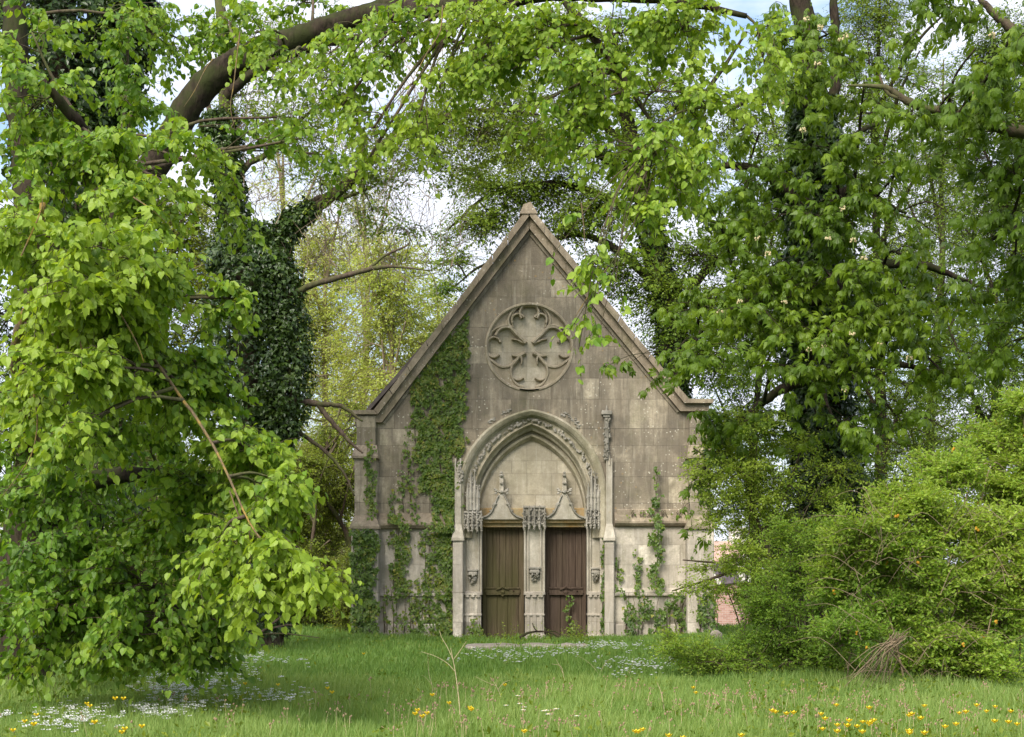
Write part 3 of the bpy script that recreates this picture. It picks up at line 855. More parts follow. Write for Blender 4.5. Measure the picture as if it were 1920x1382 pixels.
# --- string course, base mouldings
def moulding(par, name, xa, xb, zt, zb, dep, mat, cap=0.5):
    g = MB(); a, b = U(xa), U(xb)
    zt, zb = Z(zt), Z(zb); zm = zb+(zt-zb)*.32
    V = []
    for x in (a, b): V += [(x, FY+.01, zb), (x, FY-dep*.7, zb+.03), (x, FY-dep, zm-.03), (x, FY-dep, zm+.02), (x, FY-.02, zt), (x, FY+.01, zt)]
    n = 6; f = [(i, (i+1) % n, n+(i+1) % n, n+i)[::-1] for i in range(n)] + [tuple(range(n)), tuple(range(2*n-1, n-1, -1))]
    g.add(V, f); return g.build(name, mat, par)
moulding(chapel, 'string_course', 710, 848, 962, 993, .17, M['coping'])
moulding(chapel, 'string_course', 1152, 1288, 960, 988, .17, M['coping'])
moulding(chapel, 'base_moulding', 710, 849, 1105, 1120, .09, M['wall_low'])
moulding(chapel, 'base_moulding', 1152, 1288, 1102, 1120, .09, M['wall_low'])
for xa, xb in ((710, 849), (1153, 1288)):
    g = MB(); box(g, U(xa), U(xb), FY-.10, FY+.02, -.3, Z(1170), bev=.03); g.build('plinth', M['wall_low'], chapel)
# mossy weathered panel left of the right-hand corner
g = MB(); box(g, U(1156), U(1284), FY-.07, FY+.02, Z(966), Z(955), bev=.02); g.build('weathered_ledge', M['coping'], chapel)

# --- corner buttresses
def buttress(xa, xb):
    a, b = U(xa), U(xb)
    g = MB(); box(g, a-.06, b+.06, FY-.55, FY+.5, -.3, Z(992), bev=.02)
    o = g.build('corner_buttress', M['wall_low'], chapel)
    g = MB(); box(g, a, b, FY-.42, FY+.5, Z(988), Z(860), bev=.02)
    g.build('middle_stage', M['wall'], o)
    def cap(z0, z1, d0, d1, ex, name):
        g = MB(); V = []
        for x, s in ((a-ex, -1), (b+ex, 1)):
            V += [(x, FY+.3, z0), (x, FY-d0-.05, z0), (x, FY-d0-.05, z0+.06), (x-s*ex, FY-d1, z1), (x-s*ex, FY+.3, z1)]
        n = 5; f = [(i, (i+1) % n, n+(i+1) % n, n+i)[::-1] for i in range(n)] + [tuple(range(n)), tuple(range(2*n-1, n-1, -1))]
        g.add(V, f); g.build(name, M['coping'], o)
    cap(Z(993), Z(968), .56, .42, .10, 'offset'); cap(Z(862), Z(836), .43, .22, .06, 'offset')
    g = MB(); box(g, a+.03, b-.03, FY-.22, FY+.45, Z(838), Z(781), bev=.02); g.build('upper_stage', M['wall'], o)
buttress(668, 708); buttress(1289, 1329)

# --- gable coping with kneelers and finial
def rake(l, y0, y1, mat, name, par=chapel):
    g = MB(); prism(g, uz(l), [], y0, y1); return g.build(name, mat, par)
for side in (0, 1):
    if side == 0: foot = (703, 771); apex = (992, 392); kn = (660, 771)
    else: foot = (1288, 750); apex = (992, 392); kn = (1334, 750)
    s = -1 if side == 0 else 1
    dx, dz = foot[0]-apex[0], foot[1]-apex[1]; Lh = math.hypot(dx, dz)
    nx, nz = -dz/Lh*s, dx/Lh*s       # inward normal, pixel space
    if nz < 0: nx, nz = -nx, -nz
    def off(p, k): return (p[0]+nx*k, p[1]+nz*k)
    def apx(k): return (992, apex[1]+k*Lh/abs(dx))
    sh = 0.5*s
    g = MB(); A0, A1 = np.array(foot, float), np.array((992+sh, apex[1])); B0, B1 = np.array((foot[0]-s*7, kn[1]+8.)), np.array((992+sh, apx(11)[1]))
    cuts = np.cumsum(np.concatenate([[0], rng.uniform(.8, 1.2, 9)])); cuts /= cuts[-1]
    nv = np.array([-nx, -nz])
    for a_, b_ in zip(cuts[:-1], cuts[1:]):
        k1, k2, yo = rng.uniform(-.6, 1.3), rng.uniform(-.6, 1.3), rng.uniform(-.012, .012)
        a2, b2_ = a_+.0014, b_-.0014; mid_ = (a2+b2_)/2
        q = [A0+(A1-A0)*a2+nv*k1, A0+(A1-A0)*mid_+nv*((k1+k2)/2+rng.uniform(-.8, .5)), A0+(A1-A0)*b2_+nv*k2, B0+(B1-B0)*b2_, B0+(B1-B0)*a2]
        q = [tuple(z_) for z_ in q]
        prism(g, uz(q), [], FY-.27+yo, FY+.75)
    prism(g, uz([foot, (foot[0]-s*7, kn[1]+8), (kn[0], kn[1]+8), (kn[0]+s*1.0, kn[1]+.6)]), [], FY-.285, FY+.74)
    co = g.build('gable_coping', M['coping'], chapel)
    l2 = [(kn[0]-s*6, kn[1]+8.2), (foot[0]-s*7, kn[1]+8.2), (992+sh, apx(11.3)[1]), (992+sh, apx(25)[1]), (foot[0]-s*14, kn[1]+22), (kn[0]-s*6, kn[1]+22)]
    g = MB(); q = uz(l2)
    # cavetto under the coping: front edge steps back
    prism(g, q, [], FY-.16, FY+.4); g.build('coping_moulding', M['coping'], co)
    l3 = [(foot[0]-s*15, kn[1]+22.5), (992+sh, apx(25.3)[1]), (992+sh, apx(31)[1]), (foot[0]-s*19, kn[1]+24)]
    g = MB(); prism(g, uz(l3), [], FY-.05, FY+.3); g.build('inner_fillet', M['wall'], co)
g = MB()
X = U(989)
V = [(X-.20, FY-.30, Z(406)), (X+.25, FY-.30, Z(406)), (X+.25, FY+.3, Z(406)), (X-.20, FY+.3, Z(406)),
     (X-.10, FY-.26, Z(388)), (X+.08, FY-.26, Z(383)), (X+.07, FY+.2, Z(384)), (X-.09, FY+.2, Z(389))]
g.add(V, [(0,3,2,1),(4,5,6,7),(0,1,5,4),(1,2,6,5),(2,3,7,6),(3,0,4,7)])
g.build('apex_block', M['coping'], chapel)

# --- body of the chapel behind the front
BACK = FY+9.5
for x0, x1, nm in ((U(674), U(674)+.6, 'side_wall'), (U(1326)-.6, U(1326), 'side_wall')):
    g = MB(); box(g, x0+.02, x1-.02, FY+.55, BACK, -.3, Z(786)); g.build(nm, M['wall'], chapel)
g = MB(); prism(g, [(U(674)+.6, -.3), (U(674)+.6, Z(786)), (U(992), Z(420)), (U(1326)-.6, Z(786)), (U(1326)-.6, -.3)], [], BACK-.6, BACK); g.build('rear_wall', M['wall'], chapel)
g = MB()
for s in (-1, 1):
    e = U(660) if s < 0 else U(1336)
    q = [(U(992), Z(404)), (e, Z(784)), (e, Z(794)), (U(992), Z(416))]
    prism(g, q if s < 0 else q[::-1], [], FY+.76, BACK+.25)
g.build('roof', M['slate'], chapel)

# --- stone slab in the lawn
g = MB(); a = P(872, 1228, 31.2); b = P(1100, 1228, 31.2)
xs = np.linspace(a[0], b[0], 14)
V = []; 
for i, x in enumerate(xs):
    w = random.uniform(-.02, .02); h = .16+random.uniform(-.025, .02)
    V += [(x, 31.0+w, -.1), (x, 31.02+w, h-.03), (x, 31.06+w, h), (x, 31.9+w, h+.01), (x, 32.0, -.1)]
f = []
for i in range(len(xs)-1):
    for k in range(4): f.append((i*5+k, (i+1)*5+k, (i+1)*5+k+1, i*5+k+1))
f += [(0, 1, 2, 3, 4), tuple(5*(len(xs)-1)+k for k in (4, 3, 2, 1, 0))]
g.add(V, f)
tag(g.build('stone_step', M['slab'], loc=((a[0]+b[0])/2, 31.5, 0)), 'long low stone step half sunk in the lawn before the chapel doors', 'stone step')
# boulder at the right corner
g = MB(); c = P(1343, 1180, 34.5)
for i in range(1): 
    pts = nrmz(rng.normal(size=(60, 3)))
import bmesh
bm = bmesh.new(); bmesh.ops.create_icosphere(bm, subdivisions=3, radius=1)
V = np.array([v.co[:] for v in bm.verts]); Fq = np.array([[v.index for v in f.verts] for f in bm.faces]); bm.free()
V = V*(1+.12*n3(V, 1.6)[:, None])*np.array([.17, .15, .20]) + np.array([c[0], c[1], .18])
g.add(V, Fq); tag(g.build('boulder', M['slab'], smooth=True, loc=(c[0], c[1], 0)), 'pale rounded stone at the right foot of the chapel', 'stone')

# ================================================================== IVY ON THE CHAPEL
def inpoly(x, y, poly):
    r = np.zeros(len(x), bool); n = len(poly)
    for i in range(n):
        x1, y1 = poly[i]; x2, y2 = poly[(i+1) % n]
        c = ((y1 > y) != (y2 > y)) & (x < (x2-x1)*(y-y1)/(y2-y1+1e-9)+x1)
        r ^= c
    return r
def wall_ivy(polys, label, dens=620, yoff=0.0, tint=.45, gapth=-.3, size=.085, thick=.1):
    x0 = np.mean([p[0] for p in polys[0][0]]); loc = (U(x0), FY-.05, 0)
    lm = MB(); sms = []
    for poly, ds in polys:
        pa = np.array(poly, float); mn, mx_ = pa.min(0), pa.max(0)
        area = (mx_-mn).prod()/75**2; n = int(area*dens*ds)
        x = rng.uniform(mn[0], mx_[0], n); y = rng.uniform(mn[1], mx_[1], n)
        jx = x + 5*np.sin(y*.11+x0) + 3.5*np.sin(y*.31) + rng.normal(size=n)*2.5; jy = y + 7*np.sin(x*.45+x0) + 4*np.sin(x*1.1) + rng.normal(size=n)*5
        k = inpoly(jx, jy, poly)
        pp = np.stack([x/18., y/18., x*0], -1)
        k &= (n3(np.stack([x/14., x*0, y/26.], -1), 1.0, x0 % 7) > gapth)
        x, y = x[k], y[k]; n = len(x)
        if n == 0: continue
        bul = thick*(.5+.5*n3(np.stack([x/10., x*0, y/12.], -1), 1.0, 2.0))
        pos = np.stack([U(x), FY-.03-yoff-bul*rng.uniform(.25, 1, n), Z(y)], -1)
        onw = ((x > 706) & (x < 850)) | ((x > 1150) & (x < 1290))
        if yoff < .2: pos[:, 1] -= np.where(onw & (y > 958) & (y < 996), .16*np.clip((y-958)/26, 0, 1), 0)+np.where(onw & (y > 1102) & (y < 1123), .08, 0)+np.where(onw & (y > 1165), .09, 0)
        d = np.stack([rng.normal(size=n)*.6, -.25+rng.normal(size=n)*.25, -1+rng.normal(size=n)*.4], -1)
        nn = np.stack([rng.normal(size=n)*.4, -1+rng.normal(size=n)*.2, .45+rng.normal(size=n)*.35], -1)
        tt = tint + .2*n3(np.stack([x/22., x*0, y/30.], -1), 1.0, 5.0) + rng.normal(size=n)*.14
        tt = np.where(rng.random(n) < .02, 1.0, tt)
        leaves(lm, pos, d, nn, size*rng.uniform(.55, 1.25, n), tt, TI)
        # stems
        ns = max(1, int((mx_[0]-mn[0])/9))
        for s in range(ns):
            xx = rng.uniform(mn[0]+1, mx_[0]-1); yy = np.linspace(mx_[1], mn[1], 12)
            xs_ = xx+np.cumsum(rng.normal(size=12)*1.2)
            ok = inpoly(xs_, yy, poly)
            if ok.sum() < 4: continue
            i0 = np.argmax(ok); i1 = i0
            while i1 < 11 and ok[i1+1]: i1 += 1
            if i1-i0 < 3: continue
            q = np.stack([U(xs_), np.full(12, FY-.035-yoff), Z(yy)], -1)[i0:i1+1]
            sm = MB(); tubes(sm, q[None], np.linspace(.014, .005, len(q))[None], 4); sms.append(sm)
    root = empty('ivy', loc, label, 'ivy', 'ivies climbing the chapel front')
    lm.build('foliage', M['wall_ivy_leaf'], root)
    for sm in sms: sm.build('stem', M['bark_brown'], root)
BIG = [(846,582),(852,640),(874,572),(880,640),(878,720),(868,790),(860,760),(872,830),(862,900),(858,960),(852,1000),(828,1000),(830,960),(812,950),(806,925),(786,905),(780,860),(774,800),(770,740),(770,695),(800,650),(828,610)]
wall_ivy([(BIG, 1.35), ([(812,950),(820,930),(853,940),(852,1000),(822,1002)], 1.2), ([(820,985),(851,985),(851,1198),(818,1198),(826,1100)], 1.4), ([(792,985),(800,975),(828,985),(826,1100),(822,1195),(776,1195),(783,1130),(798,1060),(786,1010)], .6), ([(776,1090),(784,1085),(790,1195),(770,1195)], .6)], 'broad ivy curtain covering the wall between the left rake and the portal', gapth=-.62, tint=.48, dens=760)
wall_ivy([([(692,815),(702,850),(708,900),(709,965),(700,985),(690,965),(692,900),(686,850)], 1.0)], 'narrow ivy strand on the face of the left corner buttress', yoff=.42, dens=560, gapth=-.6)
wall_ivy([([(664,994),(712,992),(713,1040),(704,1090),(716,1160),(706,1198),(662,1198)], 1.4)], 'dark dense ivy wrapping the foot of the left corner buttress', yoff=.55, tint=.35, dens=800, gapth=-1.2, thick=.2)
wall_ivy([([(736,950),(752,975),(768,992),(772,1040),(764,1075),(768,1120),(742,1118),(728,1070),(742,1040),(736,1000)], 1.3), ([(730,905),(738,940),(744,970),(734,985),(728,950)], .8)], 'ivy tongue hanging under the string course left of the broad curtain', yoff=.05, tint=.48, gapth=-.55)
wall_ivy([([(759,785),(766,830),(772,870),(776,930),(788,968),(778,985),(768,950),(762,890),(757,830)], .8), ([(752,850),(757,900),(758,960),(751,985),(747,930)], .7)], 'thin pair of ivy strands climbing beside the broad curtain', dens=480, gapth=-.7)
wall_ivy([([(720,1085),(770,1100),(792,1130),(780,1196),(716,1196)], .55)], 'sparse tangled ivy over the plinth at lower left', yoff=.09, tint=.5, gapth=-.1, dens=420)
wall_ivy([([(1222,930),(1234,925),(1238,990),(1242,1040),(1232,1062),(1244,1105),(1216,1112),(1212,1085),(1224,1050),(1220,990)], 1.2), ([(1226,870),(1234,880),(1234,930),(1224,930)], .8)], 'tall ivy strand crossing the string course right of the portal', yoff=.12, tint=.3, gapth=-.9)
wall_ivy([([(1187,1028),(1196,1035),(1204,1070),(1203,1105),(1192,1106),(1190,1070)], 1.1)], 'short pointed ivy strand on the pale wall above the right base moulding', yoff=.03, gapth=-1, tint=.4)
wall_ivy([([(1152,1038),(1160,1045),(1164,1090),(1172,1110),(1168,1125),(1156,1090)], 1.0)], 'curving thin ivy strand just right of the slim right buttress', yoff=.03, gapth=-1, tint=.35)
wall_ivy([([(1128,1008),(1134,1012),(1135,1190),(1126,1190)], 1.3)], 'vertical ivy line in the corner between right door jamb and slim buttress', yoff=.02, gapth=-.8, tint=.25)
wall_ivy([([(1166,1112),(1196,1108),(1230,1115),(1262,1106),(1300,1112),(1338,1104),(1338,1198),(1170,1198)], .95)], 'low ivy thicket creeping over the plinth right of the portal', yoff=.1, tint=.25, gapth=-.25, thick=.25)
wall_ivy([([(1300,1112),(1340,1104),(1340,1198),(1300,1198)], 1.0)], 'dark ivy clump at the foot of the right corner buttress', yoff=.58, tint=.22, gapth=-.6, thick=.2)
wall_ivy([([(1156,958),(1210,955),(1286,957),(1286,972),(1200,970),(1156,968)], .35)], 'mossy ivy scraps lying along the right string course', yoff=.1, tint=.5, gapth=0.0, size=.06)
wall_ivy([([(893,1170),(903,1150),(905,1190),(880,1195),(876,1175)], 1.0)], 'small ivy tuft at the foot of the left door jamb', yoff=-.05, gapth=-1, size=.08)
wall_ivy([([(1062,1120),(1070,1115),(1074,1160),(1080,1192),(1060,1192)], .8)], 'ivy sprig growing up the right door', yoff=-.6, gapth=-.8, tint=.5, size=.08)

# ================================================================== TREES
rng = np.random.default_rng(5)
def tree(name, label, limbs, mats, base, group=None, cat='tree'):
    root = empty(name, (base[0], base[1], 0), label, cat, group)
    limbs_to(root, limbs, mats)
    return root
def pp(l, Y=None):
    return [P(a[0], a[1], a[2] if len(a) > 2 else Y) for a in l]
def ground_pt(px, Y):
    x = (px-960)/F*Y; return np.array([x, Y, float(gz(x, Y))-.15])

# ---- 1. big lime on the left, boughs sweeping over the lawn and over the top of the picture
LY = 20.5
bough = [ground_pt(40, LY)] + pp([(60, 1000), (95, 720), (135, 540), (215, 405), (305, 285), (375, 175), (455, 112), (560, 70), (690, 28), (850, -25), (1000, -70)], LY)
lime_limbs = [
 (bough, [.46, .36, .31, .27, .235, .20, .20, .20, .17, .15, .12, .08]),
 (pp([(100, 700, LY), (70, 450, LY+.4), (40, 200, LY+.8), (20, -60, LY+1)]), [.34, .26, .2, .15]),
 (pp([(425, 180, LY), (470, 140, LY-.1), (560, 98, LY-.2), (640, 76, LY-.3), (760, 60, LY-.6), (900, 90, LY-1)]), [.08, .07, .06, .05, .04, .02]),
 (pp([(95, 720, LY), (150, 560, 17.5), (215, 575, 15.5), (270, 650, 14.6), (340, 745, 14.2), (385, 810, 14), (425, 885, 13.8), (465, 975, 13.6), (515, 1045, 13.5)]), [.2, .06, .022, .018, .016, .014, .012, .010, .006]),
 (pp([(60, 900, LY), (45, 760, 17), (30, 650, 15.5), (60, 560, 15), (72, 460, 14.8), (80, 380, 14.6)]), [.2, .12, .07, .05, .045, .03]),
 (pp([(60, 980, LY), (180, 900, 18), (330, 900, 16.5), (470, 960, 15.5)]), [.2, .12, .08, .04]),
 (pp([(50, 1080, LY), (150, 1040, 18.5), (280, 1110, 17), (420, 1215, 16.4)]), [.2, .1, .07, .03]),
 (pp([(690, 28, LY), (860, 10, 18.5), (1050, -10, 17.5), (1250, 0, 17), (1400, 30, 17)]), [.14, .1, .08, .06, .03]),
 (pp([(1050, -10, 17.5), (1150, 120, 17), (1240, 260, 16.6)]), [.05, .04, .015]),
 (pp([(240, 380, LY), (220, 330, 18), (160, 250, 16.5), (80, 150, 16)]), [.2, .12, .08, .04]),
]
lime = tree('lime_tree', 'broad lime tree at far left, bright heart-shaped leaves, thick bough arching over the top', lime_limbs, M['bark_dark'], ground_pt(40, LY))
for o in lime.children:
    if o.name.startswith('limb.00') and o.name in ('limb.002', 'limb.003'): o.data.materials[0] = M['bark_lichen']
lm, tm = MB(), MB()
br_ = .86; md = .66; dk = .5
cl = [
 # upper left, in front of the dark ivy
 C(60, 200, 16.5, 110, 90, 1.2, 26, .62), C(60, 60, 17.5, 130, 90, 1.2, 12, .55), C(160, 330, 16, 130, 90, 1.2, 40, .68), C(40, 430, 15, 80, 120, 1.2, 26, br_),
 C(240, 60, 18, 50, 40, .8, 4, .5), C(330, 70, 22.5, 80, 80, 1.0, 20, .6), C(430, 40, 22.5, 90, 60, 1.0, 18, .6), C(560, 10, 22, 90, 30, 1.0, 10, .6), C(260, 180, 18, 60, 70, 1.0, 12, .5),
 C(400, 280, 16.5, 60, 50, 1.0, 8, .68), C(260, 310, 16, 90, 70, 1.1, 26, .72), C(350, 370, 15.5, 80, 70, 1.1, 26, .78),
 # bright middle
 C(130, 470, 14.2, 120, 80, 1.0, 34, br_), C(260, 450, 14, 100, 80, 1.0, 34, br_), C(330, 500, 14.2, 70, 60, .9, 24, br_), C(60, 600, 14, 70, 60, .9, 16, br_),
 C(180, 560, 13.8, 120, 60, .9, 30, br_), C(280, 600, 14.4, 90, 60, 1.0, 26, .72), C(110, 690, 13.6, 100, 45, .8, 18, br_), C(220, 690, 13.6, 90, 40, .8, 18, .8), 
 C(310, 690, 15.2, 110, 70, 1.0, 34, .62), C(150, 800, 13.6, 60, 40, .6, 9, .85), C(60, 760, 14.5, 40, 60, .6, 6, .8), C(110, 860, 14, 45, 35, .6, 6, .8),
 C(400, 760, 15, 80, 70, .9, 26, .62), C(260, 800, 16.2, 130, 70, 1.1, 34, .50), C(440, 830, 15, 70, 50, .9, 20, .66), C(380, 920, 15.5, 120, 60, 1.0, 34, .56),
 C(490, 930, 14.4, 60, 40, .7, 16, .76), C(470, 560, 15.5, 40, 50, .5, 5, .6), C(490, 560, 15.5, 40, 70, .5, 6, .62),
 # tip of the drooping bough
 C(440, 1010, 14, 70, 35, .6, 12, .84), C(540, 1040, 13.6, 55, 35, .5, 12, .92), C(590, 1080, 13.5, 40, 30, .4, 10, .95), C(500, 1090, 13.6, 50, 40, .5, 9, .9), C(460, 1150, 13.8, 22, 25, .3, 4, .9), C(400, 1070, 14.2, 60, 40, .6, 10, .75),
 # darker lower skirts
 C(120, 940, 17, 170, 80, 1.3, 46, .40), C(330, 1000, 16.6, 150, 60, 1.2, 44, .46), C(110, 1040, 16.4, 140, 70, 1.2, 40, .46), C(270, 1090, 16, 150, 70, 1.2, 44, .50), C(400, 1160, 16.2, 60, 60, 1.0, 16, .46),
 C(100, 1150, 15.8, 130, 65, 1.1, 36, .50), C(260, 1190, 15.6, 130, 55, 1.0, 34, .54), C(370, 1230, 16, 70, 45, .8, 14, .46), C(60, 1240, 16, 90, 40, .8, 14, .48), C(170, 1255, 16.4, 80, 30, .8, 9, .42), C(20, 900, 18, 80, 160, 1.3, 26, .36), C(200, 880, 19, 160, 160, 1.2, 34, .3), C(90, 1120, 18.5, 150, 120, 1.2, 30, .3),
 # top middle, hanging from the arching bough
 C(540, 140, 18.5, 70, 50, 1.0, 8, .68), C(620, 100, 18.5, 80, 40, .9, 12, .68), C(700, 90, 18.5, 50, 40, .9, 8, .68), C(520, 220, 18, 70, 60, .9, 9, .62), C(640, 200, 18, 70, 50, .8, 10, .72), C(700, 240, 17.5, 70, 45, .8, 12, .78), C(780, 240, 17.5, 50, 60, .7, 9, .82), C(600, 290, 18.5, 60, 40, .7, 6, .65),
 C(760, 60, 18, 80, 50, .9, 14, .68), C(900, 50, 17.5, 110, 55, 1.0, 34, .82), C(1030, 60, 17, 110, 70, 1.0, 36, .84), C(960, 130, 17, 90, 50, .9, 16, .68), C(1160, 60, 17, 110, 80, 1.0, 38, .86), C(1100, 150, 16.8, 110, 60, .9, 28, .72),
 C(1280, 60, 17, 100, 80, 1.0, 34, .86), C(1230, 170, 16.6, 110, 70, .9, 30, .78), C(1330, 200, 16.8, 80, 90, .9, 24, .82), C(1200, 280, 16.5, 110, 60, .9, 22, .64), C(1310, 330, 16.6, 70, 70, .8, 18, .72), C(1080, 240, 17, 90, 50, .9, 12, .62), C(1430, 110, 17, 60, 90, .8, 16, .74),
 C(1190, 370, 16.4, 70, 40, .6, 8, .68), C(1250, 400, 16.4, 50, 40, .6, 6, .66),
  C(480, 60, 18.5, 60, 50, .9, 8, .66), C(600, 170, 18.2, 70, 40, .8, 8, .72), C(700, 150, 18, 60, 40, .8, 8, .72), C(560, 260, 17.8, 60, 40, .7, 7, .72), C(690, 300, 17.6, 50, 30, .6, 6, .75), C(840, 120, 17.8, 60, 40, .8, 10, .78), C(820, 180, 17.6, 50, 40, .6, 8, .8), C(480, 330, 17, 40, 40, .5, 5, .7), C(510, 420, 17, 35, 40, .5, 4, .7),
 C(480, 860, 14.6, 50, 50, .7, 14, .78), C(520, 900, 14.2, 40, 40, .6, 9, .85), C(450, 700, 15.2, 40, 50, .7, 10, .66), C(1000, 200, 16.8, 60, 40, .7, 8, .74), C(900, 130, 17.2, 60, 40, .8, 12, .78),
 # sprig in front of the right rake of the gable
 C(1115, 500, 16, 50, 28, .35, 7, .78), C(1070, 545, 16, 40, 26, .3, 5, .72), C(1110, 580, 16, 40, 40, .35, 7, .72), C(1075, 610, 16, 30, 30, .3, 4, .75), C(1150, 560, 16, 40, 30, .3, 5, .7), C(1035, 480, 16, 22, 14, .2, 2, .75), C(1085, 655, 16, 16, 26, .2, 2, .75), C(1120, 640, 16, 16, 14, .2, 2, .75),
]
for c in cl:
    px_ = c[0][0]/c[0][1]*F+960; py_ = HZ-(c[0][2]-EYE)/c[0][1]*F
    if 225 < py_ < 810 and 150 < px_ < 520 and c[0][1] < 17.5: c[0][0] -= 52/F*c[0][1]*min(1, (px_-150)/120)
    if c[1][1] <= .35 and px_ > 1000: c[2] = max(1, c[2]//2)
sprig = [c for c in cl if c[1][1] <= .35]; cl = [c for c in cl if c[1][1] > .35]
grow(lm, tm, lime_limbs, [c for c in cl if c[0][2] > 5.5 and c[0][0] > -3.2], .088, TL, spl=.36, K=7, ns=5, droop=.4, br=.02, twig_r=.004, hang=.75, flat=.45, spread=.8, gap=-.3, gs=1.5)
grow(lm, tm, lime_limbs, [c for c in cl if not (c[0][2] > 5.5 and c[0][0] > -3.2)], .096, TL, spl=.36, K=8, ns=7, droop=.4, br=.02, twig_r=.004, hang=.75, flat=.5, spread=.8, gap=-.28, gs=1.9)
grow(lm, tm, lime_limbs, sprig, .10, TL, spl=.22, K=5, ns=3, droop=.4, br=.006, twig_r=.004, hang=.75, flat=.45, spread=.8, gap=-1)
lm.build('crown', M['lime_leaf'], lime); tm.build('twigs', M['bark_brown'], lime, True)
# long bare hanging shoots with yellow lichen
for l in ([(450, 60), (445, 100), (438, 160), (432, 200), (440, 240)], [(400, 110), (385, 130), (365, 170), (345, 200)], [(250, 370), (280, 390), (310, 415)], [(150, 640), (158, 680), (162, 700)], [(60, 720), (70, 790), (60, 850), (35, 890), (5, 930)], [(830, 10), (825, 60), (800, 100), (770, 160), (740, 220)], [(1090, 380), (1095, 430), (1100, 520)], [(1140, 500), (1100, 560), (1075, 600)], [(465, 975), (470, 1030), (468, 1080)], [(530, 1050), (505, 1020), (480, 1000)], [(430, 920), (460, 985), (540, 1050)], [(210, 560), (255, 640), (270, 680)], [(40, 480), (75, 400), (80, 370)]):
    q = spline(pp(l, 13.7 if l[0][1] > 300 and l[0][0] < 700 else 16.3), 14); sh = MB(); tubes(sh, q[None], np.linspace(.009, .003, 14)[None], 5); sh.build('hanging_shoot', M['bark_lichen'], lime, True)

def ivy_on(path, radii, n, label, loc, tint=.25, size=.10, group='ivies smothering the old trunks', out=1.0):
    """leafy ivy sleeve round a trunk or limb"""
    p = spline(path, 60); r = np.interp(np.linspace(0, 1, 60), np.linspace(0, 1, len(radii)), radii)
    t = rng.integers(0, 59, n); f = rng.random(n)[:, None]
    c = p[t]*(1-f)+p[t+1]*f
    a = rng.uniform(0, 2*np.pi, n); rad = r[t]*(.62+.38*rng.random(n)**.5)
    rad = rad*(1+.28*n3(np.stack([np.cos(a)*2, np.sin(a)*2, c[:, 2]*1.3], -1), 1.2, 1.0))
    tg = nrmz(p[t+1]-p[t]); u = nrmz(np.cross(tg, np.array([0.02, 1, 0.03]))); w = np.cross(tg, u)
    o = u*np.cos(a)[:, None]+w*np.sin(a)[:, None]
    pos = c+o*rad[:, None]+rng.normal(size=(n, 3))*.05
    d = o*.5+rng.normal(size=(n, 3))*.5+np.array([0, 0, -.7]); nn = o+np.array([0, 0, .6])+rng.normal(size=(n, 3))*.4
    tt = tint+.22*n3(pos, 1.6, 4)+rng.normal(size=n)*.12
    lm = MB(); leaves(lm, pos, d, nn, size*rng.uniform(.6, 1.25, n), tt, TI)
    root = empty('ivy', tuple(loc), label, 'ivy', group)
    lm.build('foliage', M['ivy_leaf'], root)
    st = MB()
    for k in range(7):
        aa = 6.28*k/7+np.cumsum(rng.normal(size=60)*.12)
        q = p+(u[0]*np.cos(aa)[:, None]+w[0]*np.sin(aa)[:, None])*(r*.5)[:, None]
        tubes(st, q[None], np.full((1, 60), .02), 4)
    st.build('stem', M['bark_brown'], root)

# ---- 2. ivy-dark tree at the upper left, behind the lime
IY = 26.0
p2 = [ground_pt(150, IY)] + pp([(148, 900), (140, 600), (135, 300), (120, 100), (100, -80)], IY)
l2 = [(p2, [.48, .42, .38, .34, .30, .26]), (pp([(135, 300), (200, 180), (235, 60), (260, -60)], IY), [.2, .15, .12, .08]), (pp([(140, 620), (60, 500), (0, 430), (-60, 380)], IY), [.2, .15, .1, .08])]
t2 = tree('old_tree', 'old dark tree at the upper left, its trunk wholly hidden in ivy behind the lime', l2, M['bark_dark'], ground_pt(150, IY))
lm, tm = MB(), MB()
grow(lm, tm, l2, [C(60, 0, IY, 110, 90, 1.4, 20, .3), C(220, 60, IY, 60, 70, 1.0, 12, .35), C(40, 420, IY, 90, 90, 1.2, 16, .3), C(0, 620, IY, 90, 90, 1.2, 18, .25), C(20, 780, IY, 90, 90, 1.2, 18, .25), C(0, 950, IY, 90, 90, 1.2, 18, .2), C(-60, 500, IY, 80, 120, 1.2, 18, .25), C(-60, 750, IY, 80, 120, 1.2, 18, .25), C(260, 520, IY, 70, 90, 1.2, 12, .25), C(280, 700, IY, 70, 90, 1.2, 12, .25), C(230, 200, IY, 50, 80, .8, 12, .3)], .1, TF, spl=.8, K=10, ns=6, br=.03, gap=-.6)
lm.build('crown', M['beech_leaf'], t2); tm.build('twigs', M['bark_dark'], t2, True)
ivy_on(p2, [.9, 1.0, .95, 1.0, 1.05, .9], 15000, 'dark ivy sleeve on the trunk at the upper left corner', ground_pt(150, IY)+np.array([0, -1, .15]), tint=.15, size=.13)
ivy_on(l2[1][0], [.6, .55, .5, .3], 4500, 'dark ivy on the leaning fork right of the upper left trunk', P(190, 200, IY), tint=.15, size=.13)

